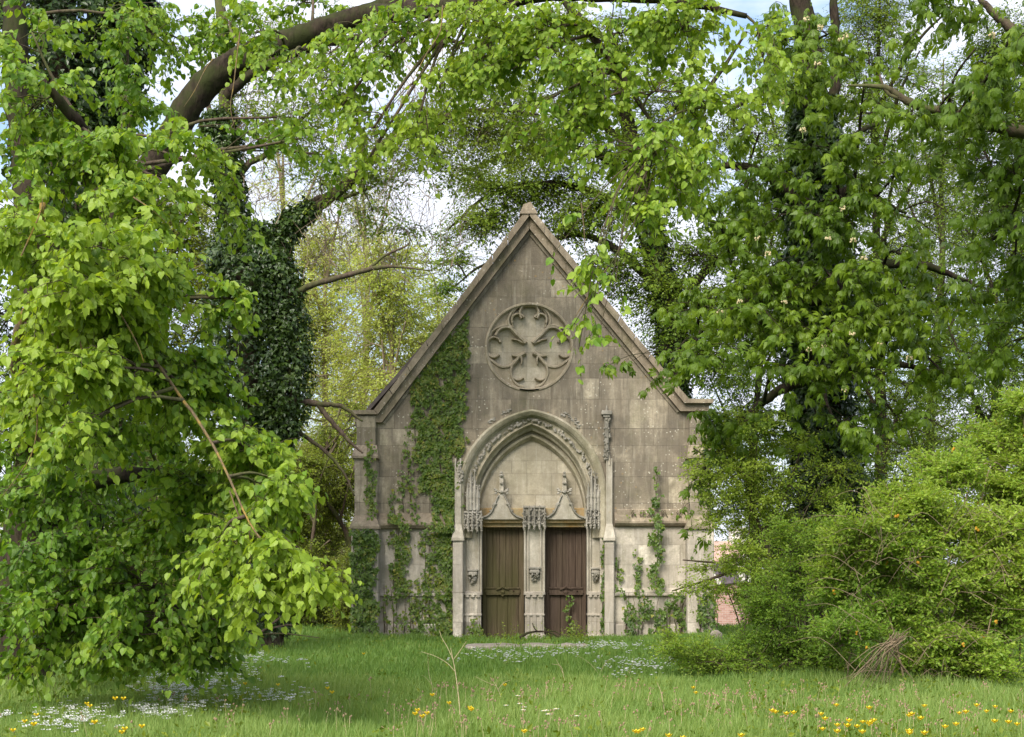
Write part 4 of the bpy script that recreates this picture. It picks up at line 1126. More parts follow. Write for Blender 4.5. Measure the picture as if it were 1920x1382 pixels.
# ---- 3. ivy-clad tree left of the chapel
TY = 32.0
p3 = [ground_pt(500, TY)] + pp([(495, 1000), (480, 850), (462, 650), (447, 480), (432, 340), (425, 220), (418, 60), (400, -80)], TY)
l3 = [(p3, [.36, .32, .28, .25, .22, .19, .17, .13, .08]),
 (pp([(452, 590), (490, 500), (530, 432), (585, 395), (640, 355), (690, 305), (735, 262), (800, 240), (850, 213), (900, 207), (960, 208), (1010, 215)], TY), [.17, .16, .15, .13, .12, .11, .11, .10, .07, .05, .04, .02]),
 (pp([(438, 400), (455, 320), (500, 288), (545, 240), (600, 200), (660, 190)], TY), [.1, .08, .06, .05, .03, .015]),
 (pp([(470, 600), (550, 550), (610, 527), (690, 506), (740, 500), (810, 508)], TY-.5), [.1, .075, .065, .055, .035, .012]),
 (pp([(690, 506), (720, 480), (760, 462), (770, 450)], TY-.5), [.04, .03, .02, .01]),
 (pp([(480, 760), (540, 752), (595, 757), (640, 762), (680, 790)], TY-.4), [.12, .09, .07, .05, .02]),
 (pp([(595, 757), (620, 788), (650, 822), (680, 850)], TY-.4), [.06, .055, .045, .02]),
 (pp([(480, 850), (540, 810), (590, 830), (640, 880), (665, 930)], TY-.2), [.08, .06, .045, .03, .015]),
 (pp([(560, 400), (600, 370), (640, 372), (700, 350)], TY), [.08, .06, .05, .02]),
 (pp([(735, 262), (745, 230), (760, 205), (775, 185)], TY), [.05, .04, .02, .01]),
 (pp([(430, 300), (400, 240), (385, 160), (370, 60)], TY), [.09, .07, .05, .02]),
]
t3 = tree('ivied_tree', 'slender ivy-clad tree left of the chapel with crooked bare branches reaching right', l3, M['bark_brown'], ground_pt(500, TY))
lm, tm = MB(), MB()
cl = [C(600, 330, TY, 90, 70, 1.2, 14, .6), C(700, 300, TY, 60, 50, 1.0, 10, .6), C(560, 230, TY, 80, 60, 1.2, 14, .6), C(680, 330, TY, 50, 40, .8, 6, .4), C(830, 230, TY, 70, 50, 1, 18, .8), C(900, 260, TY, 80, 50, 1, 22, .85), C(960, 200, TY, 80, 50, 1, 20, .8), C(1000, 250, TY, 60, 50, 1.0, 16, .75),
      C(880, 150, TY, 60, 40, 1, 12, .75), C(800, 330, TY, 90, 40, 1, 10, .6), C(700, 400, TY, 40, 25, .5, 3, .4), C(460, 180, TY, 70, 80, 1.2, 12, .6), C(780, 280, TY, 50, 30, .8, 8, .7), C(500, 60, TY, 90, 60, 1, 12, .6), C(620, 150, TY, 80, 60, 1, 10, .6), C(760, 430, TY, 60, 20, .5, 3, .4)]
cl = [c[:2]+[int(c[2]*2.4), min(.9, c[3]+.15)] for c in cl]
grow(lm, tm, l3, cl, .085, TF, spl=.8, K=13, ns=7, br=.022, twig_r=.004, gap=-.4, droop=.1)
lm.build('crown', M['beech_leaf'], t3); tm.build('twigs', M['bark_brown'], t3, True)
# bare pinkish twiggery
bt = MB()
for i in range(260):
    px, py = rng.uniform(430, 860), rng.uniform(90, 560)
    s = P(px, py, TY+rng.uniform(-.5, 3)); d = np.array([rng.normal()*.5, rng.normal()*.3, 1.0+rng.normal()*.5]); L_ = rng.uniform(.6, 1.8)
    q = np.linspace(0, 1, 6)[:, None]; path = s+nrmz(d)*q*L_+rng.normal(size=(6, 3))*.05
    tubes(bt, path[None], np.linspace(.011, .004, 6)[None], 3)
    for k in range(4):
        b = path[rng.integers(1, 5)]; dd = nrmz(d+rng.normal(size=3)*.9); pth = b+dd*q*L_*.5+rng.normal(size=(6, 3))*.02
        tubes(bt, pth[None], np.linspace(.007, .003, 6)[None], 3)
bt.build('bare_twigs', M['bark_pale'], t3)
ivy_on(pp([(500, 1190), (492, 1000), (485, 850), (478, 720), (470, 600), (462, 500), (450, 420)], TY), [.5, .55, .62, .98, 1.05, .85, .4], 17000, 'bulky ivy mass on the lower trunk left of the chapel', P(495, 1200, TY), tint=.34, size=.11)
ivy_on(pp([(500, 880), (530, 760), (535, 640), (520, 520), (505, 470)], TY-.3), [.35, .55, .55, .5, .2], 9000, 'second ivy bulge hanging on the right side of the ivied trunk', P(530, 800, TY), tint=.42, size=.10)
ivy_on(pp([(440, 420), (425, 330), (415, 260), (410, 210)], TY), [.3, .38, .42, .3], 4200, 'ivy column on the upper stem beside the thick bough', P(430, 420, TY), tint=.35, size=.10)
ivy_on(pp([(500, 480), (535, 432), (560, 405), (590, 390)], TY), [.35, .3, .22, .1], 2200, 'ivy along the lower part of the long right-hand limb', P(520, 460, TY), tint=.3, size=.10)

# ---- 4. pale spring trees far behind on the left
def far_tree(px, Y, top, w, n, label, mat, tint, bark, group, leaf=.13, low=1150, lean=0, K=10, gap=-.45, twigs=True, name='spring_tree', cs=0.5, droop=.25, mm=1.7):
    base = ground_pt(px, Y); k = Y/F
    tp = P(px+lean, top, Y)
    tr_ = [base, base*.6+tp*.4+rng.normal(size=3)*.25, base*.3+tp*.7+rng.normal(size=3)*.3, tp]
    H = tp[2]-base[2]; r0 = .010*H+.03
    lb = [(tr_, [r0, r0*.75, r0*.5, .04])]
    for i in range(8):
        t = .2+.09*i; a = spline(tr_, 21)[int(t*20)]
        e = a+np.array([rng.uniform(-.8, .8)*w*k, rng.uniform(-1, 1)*w*k*.5, H*rng.uniform(.1, .3)])
        lb.append(([a, (a+e)/2+np.array([0, 0, H*.02]), e], [r0*.4, r0*.25, .03]))
    root = tree(name, label, lb, bark, base, group)
    lm, tm = MB(), MB(); cl = []
    for i in range(n):
        py = low+(top-low)*(i+rng.random())/n
        t = (low-py)/(low-top); ww = w*math.sin(math.pi*min(1, .25+.72*t))**.7
        cx = px+lean*t+rng.uniform(-.75, .75)*ww
        c = C(cx, py, Y, w*cs*rng.uniform(.7, 1.2), w*cs*.8, w*k*.35, int(13*mm), tint+rng.normal()*.1); c[0][1] += rng.uniform(-.6, .6)*ww*k
        cl.append(c)
    grow(lm, tm, lb, cl, leaf, TF, spl=leaf*8, K=K, ns=7, br=.03, twig_r=.007, gap=gap, gs=.5, droop=droop)
    lm.build('crown', mat, root)
    tm.build('twigs', bark, root, True)
    return root
G1 = 'pale spring trees far behind on the left'
far_tree(730, 62, 470, 150, 46, 'pale yellow-green tree just left of the gable, lowest of the far group', M['willow_leaf'], .75, M['bark_pale'], G1, .15)
far_tree(610, 66, 400, 150, 46, 'tall pale yellow tree behind the crooked bare branches', M['willow_leaf'], .85, M['bark_pale'], G1, .15, gap=-.4)
far_tree(820, 70, 560, 110, 28, 'yellow-green tree peeping above the left rake of the gable', M['willow_leaf'], .5, M['bark_pale'], G1, .15)
far_tree(530, 74, 250, 120, 26, 'thin tall pinkish budding tree behind the ivied trunk', M['willow_leaf'], 1.0, M['bark_pale'], G1, .13, K=6, gap=-.1)
far_tree(680, 80, 330, 120, 26, 'lofty barely leafed tree whose crown meets the white sky', M['willow_leaf'], .95, M['bark_pale'], G1, .13, K=6, gap=-.1)
far_tree(330, 60, 380, 160, 40, 'pale green tree glimpsed behind the lime boughs', M['hedge_leaf'], .7, M['bark_brown'], G1, .16)
far_tree(160, 58, 340, 170, 34, 'mid green tree glimpsed behind the far left lime', M['hedge_leaf'], .5, M['bark_brown'], G1, .16)
# ---- lower green trees and hedge bushes left of the chapel
G2 = 'green shrubs between the ivied tree and the chapel'
far_tree(640, 46, 760, 80, 30, 'yellow-green hazel bush reaching up behind the left kneeler of the chapel', M['hedge_leaf'], .62, M['bark_brown'], G2, .085, K=14, low=1180, gap=-.2, name='hazel_bush')
far_tree(560, 44, 860, 80, 30, 'mid green hazel bush under the ivy bulge', M['hedge_leaf'], .55, M['bark_brown'], G2, .085, K=14, low=1185, gap=-.2, name='hazel_bush')
far_tree(690, 41, 1010, 50, 20, 'low leafy bush against the chapel side wall', M['hedge_leaf'], .55, M['bark_brown'], G2, .075, K=14, low=1190, cs=.8, name='hedge_bush')
far_tree(440, 43, 880, 90, 26, 'dark green bush behind the lime skirts', M['hedge_leaf'], .3, M['bark_brown'], G2, .11, low=1190, name='hedge_bush')
far_tree(300, 46, 860, 120, 26, 'shaded bush far left behind the lime', M['hedge_leaf'], .25, M['bark_brown'], G2, .12, low=1190, name='hedge_bush')

# ---- 5. big hornbeams behind the chapel
HY = 50.0
p5 = [ground_pt(1245, HY)] + pp([(1250, 900), (1262, 700), (1250, 570), (1222, 440), (1190, 300), (1165, 180), (1140, 40)], HY)
l5 = [(p5, [.62, .56, .50, .46, .40, .32, .22, .1]),
 (pp([(1222, 440), (1160, 385), (1080, 350), (1000, 345), (910, 370), (840, 430)], HY), [.2, .15, .12, .09, .06, .03]),
 (pp([(1200, 340), (1120, 290), (1040, 275), (960, 285), (880, 320)], HY), [.2, .14, .1, .07, .03]),
 (pp([(1185, 280), (1120, 220), (1060, 120), (1010, 60)], HY), [.16, .12, .09, .04]),
 (pp([(1250, 560), (1160, 470), (1080, 440), (980, 470), (900, 500), (850, 540)], HY), [.2, .14, .1, .07, .05, .02]),
 (pp([(1262, 600), (1330, 500), (1400, 460), (1450, 400)], HY), [.2, .14, .1, .04]),
 (pp([(1190, 300), (1280, 230), (1340, 150), (1400, 60)], HY), [.16, .12, .08, .04])]
t5 = tree('hornbeam', 'large hornbeam behind the chapel with layered branches spreading over the gable', l5, M['bark_dark'], ground_pt(1245, HY))
cl = [C(1120, 400, HY, 90, 40, 2, 26, .35), C(1040, 350, HY, 90, 36, 2, 24, .45), C(950, 370, HY, 80, 28, 1.6, 14, .5), C(880, 430, HY, 60, 26, 1.4, 11, .45), C(850, 490, HY, 34, 22, 1.2, 6, .45), C(840, 540, HY, 26, 18, 1, 4, .4), C(920, 410, HY, 60, 14, 1.2, 7, .5), C(1000, 300, HY, 90, 30, 2, 16, .6), C(900, 330, HY, 70, 24, 1.6, 9, .6),
  C(1080, 260, HY, 100, 36, 2, 22, .6), C(960, 240, HY, 80, 26, 1.6, 9, .65), C(1180, 300, HY, 100, 50, 2.2, 26, .45), C(1130, 180, HY, 110, 50, 2.2, 20, .6), C(1040, 160, HY, 90, 40, 2, 12, .65), C(1260, 200, HY, 100, 60, 2.2, 22, .5), C(1080, 60, HY, 110, 50, 2, 16, .6), C(1230, 70, HY, 110, 60, 2, 18, .55),
  C(1160, 500, HY, 80, 50, 2, 22, .3), C(1230, 560, HY, 80, 50, 2, 22, .25), C(1300, 480, HY, 90, 60, 2, 26, .35), C(1280, 640, HY, 70, 50, 1.8, 18, .25), C(1340, 580, HY, 90, 60, 2, 20, .35), C(1390, 440, HY, 90, 70, 2, 22, .4), C(1290, 350, HY, 90, 60, 2, 22, .4), C(1350, 700, HY, 80, 50, 2, 14, .3), C(1400, 250, HY, 90, 80, 2, 18, .45), C(1060, 420, HY, 40, 26, 1.4, 12, .35), C(1330, 800, HY, 60, 60, 2, 10, .3)]
lm, tm = MB(), MB()
cl = [c[:2]+[int(c[2]*2.0), .35+c[3]*.6+.08] for c in cl]
grow(lm, tm, l5, cl, .135, TF, spl=1.1, K=13, ns=8, br=.04, twig_r=.007, gap=-.5, gs=.6, droop=.12, flat=1.1)
lm.build('crown', M['beech_leaf'], t5); tm.build('twigs', M['bark_dark'], t5, True)
ivy_on(pp([(1262, 760), (1262, 660), (1250, 570), (1226, 450), (1205, 380)], HY), [.6, .55, .5, .45, .3], 5000, 'ivy darkening the trunk behind the right rake of the gable', P(1262, 760, HY), tint=.15, size=.16)

# ---- 6. far trees at the right, sky showing through
G3 = 'thin trees far behind on the right'
far_tree(1420, 58, 420, 110, 26, 'thin dark tree behind the right corner of the chapel', M['beech_leaf'], .35, M['bark_dark'], G3, .13, low=980, name='ash_tree', gap=-.3)
far_tree(1650, 62, -20, 190, 84, 'tall sparse ash behind the chestnut trunk, sky between its twigs', M['beech_leaf'], .7, M['bark_dark'], G3, .13, low=960, mm=1.15, name='ash_tree', gap=-.35)
far_tree(1880, 55, 60, 150, 80, 'dark stemmed ash at the right edge above the forsythia', M['beech_leaf'], .5, M['bark_dark'], G3, .13, low=900, mm=1.15, name='ash_tree', gap=-.35)
far_tree(1760, 70, 200, 160, 60, 'lighter ash between the chestnut and the right edge', M['beech_leaf'], .75, M['bark_brown'], G3, .14, low=960, mm=1.15, name='ash_tree', gap=-.35)
far_tree(1500, 64, 60, 130, 30, 'thin ash rising behind the left half of the chestnut', M['beech_leaf'], .5, M['bark_dark'], G3, .13, low=700, mm=1.15, name='ash_tree', gap=-.2)
far_tree(1445, 50, 960, 40, 12, 'dark holly-like bush beside the distant house', M['beech_leaf'], .3, M['bark_dark'], G3, .12, low=1150, name='dark_bush')
far_tree(1600, 56, 960, 170, 34, 'shrubbery closing the view behind the forsythia', M['beech_leaf'], .3, M['bark_dark'], G3, .14, low=1150, name='dark_bush')

# ---- 7. horse chestnut
CY = 28.0
p7 = [ground_pt(1560, CY)] + pp([(1552, 1000), (1545, 850), (1532, 650), (1528, 450), (1530, 300), (1520, 150), (1500, 0), (1490, -80)], CY)
l7 = [(p7, [.46, .42, .38, .36, .33, .30, .26, .2, .15]),
 (pp([(1530, 330), (1560, 200), (1567, 90), (1560, -40)], CY), [.16, .12, .1, .07]),
 (pp([(1535, 310), (1572, 292), (1590, 265), (1625, 240), (1662, 229)], CY-.4), [.08, .06, .055, .05, .02]),
 (pp([(1530, 400), (1440, 330), (1370, 310), (1300, 330)], CY-.5), [.14, .1, .07, .03]),
 (pp([(1525, 200), (1450, 170), (1400, 190), (1350, 215)], CY-.5), [.1, .08, .05, .03]),
 (pp([(1535, 560), (1420, 560), (1340, 600), (1270, 660)], CY-1), [.14, .1, .06, .03]),
 (pp([(1540, 700), (1450, 740), (1370, 820), (1300, 900)], CY-1), [.13, .09, .06, .03]),
 (pp([(1540, 560), (1640, 500), (1740, 500), (1840, 540)], CY-1), [.14, .1, .07, .03]),
 (pp([(1545, 720), (1650, 680), (1760, 700)], CY-1), [.12, .08, .03]),
 (pp([(1528, 420), (1600, 350), (1665, 385), (1700, 400)], CY-1), [.12, .08, .05, .02])]
t7 = tree('horse_chestnut', 'horse chestnut right of the chapel with hanging palmate leaves and cream flower spikes', l7, M['bark_dark'], ground_pt(1560, CY))
cl = [C(1560, 60, 26, 100, 70, 1.4, 20, .6), C(1620, 160, 25.5, 90, 60, 1.2, 18, .55), C(1500, 180, 25.5, 80, 70, 1.2, 18, .6), C(1480, 60, 26, 70, 60, 1.2, 11, .5), C(1560, 280, 25.5, 90, 60, 1.2, 18, .5), C(1430, 250, 26.5, 50, 50, 1.2, 6, .45), C(1400, 340, 26, 90, 45, 1.2, 16, .4), C(1480, 400, 25.5, 90, 60, 1.2, 22, .45),
 C(1350, 420, 26, 90, 60, 1.2, 16, .45), C(1600, 420, 25.5, 100, 60, 1.2, 24, .5), C(1680, 330, 26, 70, 60, 1.2, 10, .5), C(1420, 510, 25.5, 110, 50, 1.2, 26, .5), C(1560, 520, 25, 110, 60, 1.2, 26, .55), C(1310, 570, 25, 80, 45, 1, 16, .55), C(1430, 610, 24.5, 110, 50, 1.1, 28, .6), C(1700, 480, 25.5, 90, 50, 1.1, 14, .5),
 C(1560, 620, 24.5, 110, 50, 1.1, 28, .62), C(1340, 680, 24.5, 80, 45, 1, 14, .62), C(1460, 700, 24.5, 90, 45, 1, 18, .55), C(1700, 600, 25, 100, 50, 1.1, 20, .58), C(1600, 710, 24.5, 100, 45, 1, 20, .58), C(1820, 560, 25.5, 80, 50, 1.1, 12, .52), C(1760, 690, 25, 80, 40, 1, 12, .58), C(1320, 780, 25.5, 35, 45, .7, 5, .45), C(1400, 790, 26, 70, 40, 1, 8, .4),
 C(1570, 800, 25, 90, 40, 1, 14, .52), C(1680, 780, 25.5, 70, 35, 1, 9, .55), C(1600, 900, 27.5, 60, 60, 1, 8, .3), C(1275, 965, 25, 26, 22, .3, 2, .6), C(1300, 1010, 25, 22, 22, .3, 2, .6), C(1330, 860, 26.5, 30, 60, .6, 6, .35),
 C(1130, 690, 25, 22, 14, .2, 2, .6), C(1180, 680, 25, 16, 12, .2, 1, .6), C(1240, 720, 25, 30, 22, .3, 3, .55)]
lm, tm = MB(), MB()
cl = [c[:2]+[max(1, int(c[2]*.8))]+c[3:] for c in cl]
small = [c for c in cl if c[1][1] <= .3]; cl = [c for c in cl if c[1][1] > .3]
grow(lm, tm, l7[-4:]+l7[5:7], small, .19, TC, spl=.25, K=3, ns=3, droop=.4, br=.005, twig_r=.004, hang=.3, flat=1.2, spread=.8, gap=-1)
grow(lm, tm, l7, cl, .215, TC, spl=.55, K=4, ns=4, droop=.35, br=.026, twig_r=.006, hang=.25, flat=1.3, spread=.8, gap=-.2, gs=1.3, jit=.35)
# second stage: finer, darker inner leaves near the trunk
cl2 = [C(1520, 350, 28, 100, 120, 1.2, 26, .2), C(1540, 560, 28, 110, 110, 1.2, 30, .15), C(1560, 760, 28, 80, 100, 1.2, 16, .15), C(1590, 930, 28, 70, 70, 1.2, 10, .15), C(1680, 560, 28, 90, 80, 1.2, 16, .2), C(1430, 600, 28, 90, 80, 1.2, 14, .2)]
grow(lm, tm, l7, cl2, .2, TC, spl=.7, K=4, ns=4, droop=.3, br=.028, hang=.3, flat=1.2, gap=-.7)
lm.build('crown', M['chestnut_leaf'], t7); tm.build('twigs', M['bark_dark'], t7, True)
# flower spikes
for (px, py) in ((1512, 30), (1538, 45), (1577, 68), (1585, 62), (1533, 113), (1472, 185), (1505, 238), (1830, 165), (1580, 385), (1553, 440), (1600, 445), (1620, 478), (1350, 578), (1545, 645), (1598, 620), (1650, 640), (1516, 650), (1583, 728), (1705, 665), (1440, 470), (1860, 60), (1388, 560), (1470, 560), (1420, 440)):
    g = MB(); c = P(px, py, 24.0 if px < 1800 else 21.0); h = .20
    for k in range(40):
        t = rng.random(); r = .038*(1-t*.8)+.008; a = rng.uniform(0, 6.28)
        blob(g, (c[0]+r*math.cos(a), c[1]+r*math.sin(a), c[2]+t*h-h*.4), .007+.010*(1-t), seg=4, m=0 if t < .3 else 1)
    tubes(g, np.array([[c+np.array([0, 0, -.2]), c, c+np.array([0, 0, h*.62])]]), np.array([[.008, .007, .003]]), 4, m=1)
    g.build('flower_spike', [M['cream'], M['stem']], t7)
ivy_on(pp([(1556, 1120), (1548, 900), (1540, 760), (1532, 600), (1528, 430), (1528, 300), (1520, 180)], CY), [.75, .75, .6, .75, .7, .55, .4], 14000, 'dark ivy covering the chestnut trunk', P(1556, 1120, CY), tint=.15, size=.12)

# ---- 8. second chestnut beyond the right edge, one limb in view
QY = 22.0
l8 = [([ground_pt(2060, QY)]+pp([(2055, 800), (2040, 400), (2020, 200), (2000, -50)], QY), [.42, .38, .34, .28, .2]),
 (pp([(2035, 330), (1980, 265), (1910, 246), (1850, 232), (1795, 214), (1740, 203), (1700, 190), (1660, 165), (1590, 160)], QY), [.16, .13, .10, .085, .075, .06, .06, .04, .015]),
 (pp([(1700, 190), (1665, 175), (1652, 150), (1650, 138)], QY), [.03, .025, .018, .01]),
 (pp([(2020, 180), (1950, 100), (1880, 40), (1820, -20)], QY), [.14, .1, .07, .03]),
 (pp([(2040, 500), (1960, 430), (1900, 430), (1860, 450)], QY), [.1, .07, .05, .02])]
t8 = tree('chestnut_tree', 'chestnut tree past the right edge, one thick brown limb reaching into view', l8, M['bark_brown'], ground_pt(2060, QY))
cl = [C(1900, 60, 20, 60, 50, .9, 9, .62), C(1880, 130, 20, 60, 40, .8, 7, .62), C(1830, 90, 21, 50, 40, .8, 5, .5), C(1780, 180, 21.5, 80, 40, .9, 10, .45), C(1870, 190, 20.5, 60, 40, .8, 9, .5), C(1700, 240, 22, 80, 40, .9, 8, .45), C(1800, 300, 22, 90, 40, .9, 8, .45), C(1900, 320, 21, 60, 60, .9, 8, .45), C(1880, 430, 21.5, 70, 50, .9, 9, .4), C(1760, 30, 22, 90, 50, .9, 12, .5), C(1860, 250, 22.5, 90, 60, 1, 16, .4), C(1900, 520, 22.5, 80, 60, 1, 16, .4), C(1900, 640, 22.5, 60, 50, 1, 12, .42),  C(1980, 300, 21, 60, 90, 1, 9, .45), C(2030, 60, 21, 90, 90, 1, 12, .5)]
lm, tm = MB(), MB()
grow(lm, tm, l8, cl, .21, TC, spl=.7, K=4, ns=4, droop=.35, br=.024, twig_r=.006, hang=.25, flat=1.2, spread=.8, gap=-.12, gs=1.4)
lm.build('crown', M['chestnut_leaf'], t8); tm.build('twigs', M['bark_dark'], t8, True)

# ================================================================== SHRUBS AT THE RIGHT
def shrub(name, label, cat, cls, base, leaf, tmpl, mat, tint, bark, canes=26, spl=.5, K=12, ns=8, gap=-.6, droop=.15, updown=.25, hang=.0, flowers=None, group=None, extra=None, br=.012, gs=1.4):
    root = empty(name, (base[0], base[1], 0), label, cat, group)
    limbs = []
    cm = MB()
    for i in range(canes):
        c = cls[rng.integers(len(cls))]
        e = np.array(c[0])+nrmz(rng.normal(size=3))*np.array(c[1])*rng.uniform(.3, 1)
        b = base+np.array([rng.normal()*.5+(e[0]-base[0])*.25, rng.normal()*.3+(e[1]-base[1])*.25, 0])
        b[2] = -.1; e = b*.2+e*.8
        m_ = (b*.4+e*.6)+np.array([0, 0, .35*abs(e[2]-b[2])]); m_[2] = min(m_[2], e[2]+.3)
        pth = spline([b, m_, e], 14); limbs.append((pth[::3], [.02]))
        tubes(cm, pth[None], np.linspace(.016, .004, 14)[None], 5)
    if extra is not None: extra(cm)
    cm.build('stems', bark, root, True)
    lm, tm = MB(), MB()
    grow(lm, tm, limbs, cls, leaf, tmpl, tint=tint, spl=spl, K=K, ns=ns, droop=droop, br=br, twig_r=.0035, hang=hang, flat=.6, spread=.7, updown=updown, jit=.45, gap=gap, gs=gs, sub_r=.45)
    lm.build('foliage', mat, root); tm.build('twigs', bark, root, True)
    if flowers:
        fm = MB(); vs = np.concatenate(lm.v)
        for i in range(flowers):
            c = vs[rng.integers(len(vs))]; 
            for k in range(3): blob(fm, c+rng.normal(size=3)*.02+np.array([0, -.04, 0]), rng.uniform(.012, .022), seg=4)
        fm.build('blossoms', M['orange'], root)
    return root
SY = 20.3
fc = []
for (px, py, rx, ry, m, t) in ((1880, 830, 80, 60, 34, .7), (1790, 890, 90, 60, 40, .7), (1700, 950, 90, 55, 40, .68), (1620, 1010, 90, 55, 36, .6), (1890, 930, 70, 60, 34, .72), (1800, 990, 100, 60, 46, .7), (1700, 1050, 100, 60, 44, .62), (1600, 1100, 90, 55, 34, .52), (1880, 1060, 80, 60, 36, .68), (1780, 1110, 100, 60, 44, .62), (1680, 1160, 90, 55, 34, .52), (1870, 1170, 90, 60, 36, .6), (1770, 1220, 90, 45, 30, .6), (1860, 1255, 80, 40, 24, .62), (1600, 1190, 80, 45, 20, .45), (1690, 1240, 60, 30, 10, .6), (1920, 770, 40, 30, 14, .75), (1910, 1000, 60, 60, 30, .66), (1850, 1020, 70, 50, 24, .66), (1930, 1100, 60, 60, 30, .6), (1930, 880, 60, 50, 24, .7), (1560, 1060, 50, 40, 16, .6), (1990, 900, 90, 120, 50, .6), (1990, 1120, 90, 110, 40, .55)):
    c = C(px, py, SY+rng.uniform(-.9, .3)+(1150-py)/400, rx*.95, ry*.9, .6, int(m*1.7), t); fc.append(c)
def broom(cm):
    b = P(1690, 1195, 18.8)
    for i in range(26):
        e = P(1600+rng.uniform(-20, 70), 1290+rng.uniform(-40, 20), 18.6+rng.uniform(-.2, .3))
        q = spline([b+rng.normal(size=3)*.06, (b+e)/2+np.array([rng.normal()*.04, 0, .06+rng.normal()*.03]), e], 8)
        tubes(cm, q[None], np.linspace(.007, .003, 8)[None], 3)
    for i in range(90):   # arching dead canes
        s = P(rng.uniform(1560, 1910), rng.uniform(960, 1270), 19.0+rng.uniform(-.3, .6)); a = rng.uniform(-1, 1)
        e = s+np.array([a*.9, rng.normal()*.2, rng.uniform(-.3, .35)])
        q = spline([s, (s+e)/2+np.array([0, 0, rng.uniform(.05, .3)]), e], 9); tubes(cm, q[None], np.linspace(.005, .002, 9)[None], 3)
shrub('forsythia', 'large sprawling yellow-green forsythia filling the lower right, a few orange blossoms left', 'shrub', fc, ground_pt(1790, SY), .072, TN, M['forsythia_leaf'], .6, M['cane'], canes=60, spl=.30, K=15, ns=11, gap=-.4, gs=2.4, updown=.6, flowers=60, extra=broom, br=.006)
hc = []
for (px, py, rx, ry, m, t) in ((1450, 1140, 60, 60, 20, .5), (1500, 1080, 60, 55, 20, .5), (1530, 1010, 60, 45, 18, .5), (1420, 1220, 70, 45, 20, .5), (1500, 1210, 70, 50, 20, .38), (1560, 1240, 60, 35, 14, .35), (1300, 1235, 50, 32, 12, .62), (1260, 1215, 26, 32, 6, .66), (1350, 1250, 50, 25, 10, .5), (1560, 1130, 50, 60, 16, .35), (1480, 1000, 30, 40, 8, .5)):
    hc.append(C(px, py, 22.5+rng.uniform(-.6, .4), rx, ry, .6, int(m*1.5), t-.05))
shrub('privet_bush', 'low mid green privet spreading left from the forsythia across the lawn', 'shrub', hc, ground_pt(1470, 22.8), .058, TF, M['forsythia_leaf'], .45, M['bark_brown'], canes=34, spl=.32, K=13, ns=11, gap=-.7, br=.006)
ac = []
for (px, py, rx, ry, m, t) in ((1345, 850, 45, 24, 7, .8), (1320, 880, 34, 18, 3, .8), (1380, 890, 60, 30, 12, .7), (1420, 950, 50, 40, 12, .55), (1440, 860, 70, 40, 10, .6), (1500, 840, 40, 26, 6, .7), (1350, 930, 40, 24, 7, .6), (1370, 810, 50, 40, 9, .6), (1340, 980, 30, 30, 5, .6), (1390, 980, 40, 40, 8, .6), (1400, 1040, 60, 26, 9, .65), (1345, 1065, 45, 16, 5, .8), (1300, 1105, 40, 10, 4, .8), (1430, 1080, 50, 30, 9, .55), (1370, 1110, 50, 20, 5, .65), (1570, 880, 60, 24, 6, .65), (1460, 900, 50, 40, 9, .5), (1540, 940, 50, 30, 8, .45), (1460, 980, 50, 40, 9, .6), (1420, 800, 50, 30, 6, .6)):
    ac.append(C(px, py, 26+rng.uniform(-.8, .5), rx, ry, .5, int(m*1.8), min(1, t+.25)))
def hawlimb(cm):
    for l in ([(1480, 1180), (1450, 1080), (1430, 1000), (1380, 900), (1300, 840)], [(1450, 1080), (1400, 1065), (1320, 1090), (1260, 1108)], [(1430, 1000), (1470, 930), (1500, 850)], [(1490, 1100), (1560, 960), (1610, 900), (1650, 940)], [(1430, 1060), (1380, 1050), (1350, 1055), (1280, 1050)]):
        q = spline(pp(l, 26), 16); tubes(cm, q[None], np.linspace(.05, .012, 16)[None], 6)
shrub('hawthorn', 'loose hawthorn with small bright leaves reaching in front of the chapel right corner', 'shrub', ac, ground_pt(1480, 26), .062, TF, M['forsythia_leaf'], .65, M['bark_brown'], canes=16, spl=.38, K=12, ns=9, gap=-.7, extra=hawlimb, br=.007)

# ================================================================== DISTANT HOUSE AND WOODS
def simple_mat(name, c, c2, s=8):
    g = NG(name); n = g.noise(g.obj(), s, 5); return g.done(g.ramp(n, [(.35, c), (.65, c2)]), .9)
def brick_mat():
    g = NG('pink_brick'); o = g.obj(); sp = g.n('ShaderNodeSeparateXYZ'); g.l(o, sp.inputs[0]); cb = g.n('ShaderNodeCombineXYZ'); g.l(sp.outputs[0], cb.inputs[0]); g.l(sp.outputs[2], cb.inputs[1])
    b = g.n('ShaderNodeTexBrick'); g.l(cb.outputs[0], b.inputs['Vector']); b.inputs['Scale'].default_value = 1; b.inputs['Brick Width'].default_value = .3; b.inputs['Row Height'].default_value = .1; b.inputs['Mortar Size'].default_value = .01
    b.inputs['Color1'].default_value = (.38, .20, .16, 1); b.inputs['Color2'].default_value = (.48, .29, .24, 1); b.inputs['Mortar'].default_value = (.5, .42, .38, 1)
    return g.done(b.outputs[0], .9)
M['brick'] = brick_mat(); M['pinkroof'] = simple_mat('faded_roof_tile', (.40, .24, .19), (.50, .34, .28), 3); M['render'] = simple_mat('pale_render', (.62, .58, .52), (.7, .67, .62), 2)
M['dark_roof'] = simple_mat('dark_slate', (.11, .09, .11), (.17, .14, .16), 4); M['pane'] = plain('window_pane', (.05, .06, .07), .15)
Yh = 88.0; gh = float(gz(0, Yh))
def PH(px, py, Y=Yh): return P(px, py, Y)
xa, xb = PH(1300, 0)[0], PH(1424, 0)[0]; ze = PH(0, 1058)[2]; zr = PH(0, 1012)[2]
house = empty('house', ((xa+xb)/2, Yh, gh), 'distant pink brick house with a faded tiled roof seen right of the chapel', 'house')
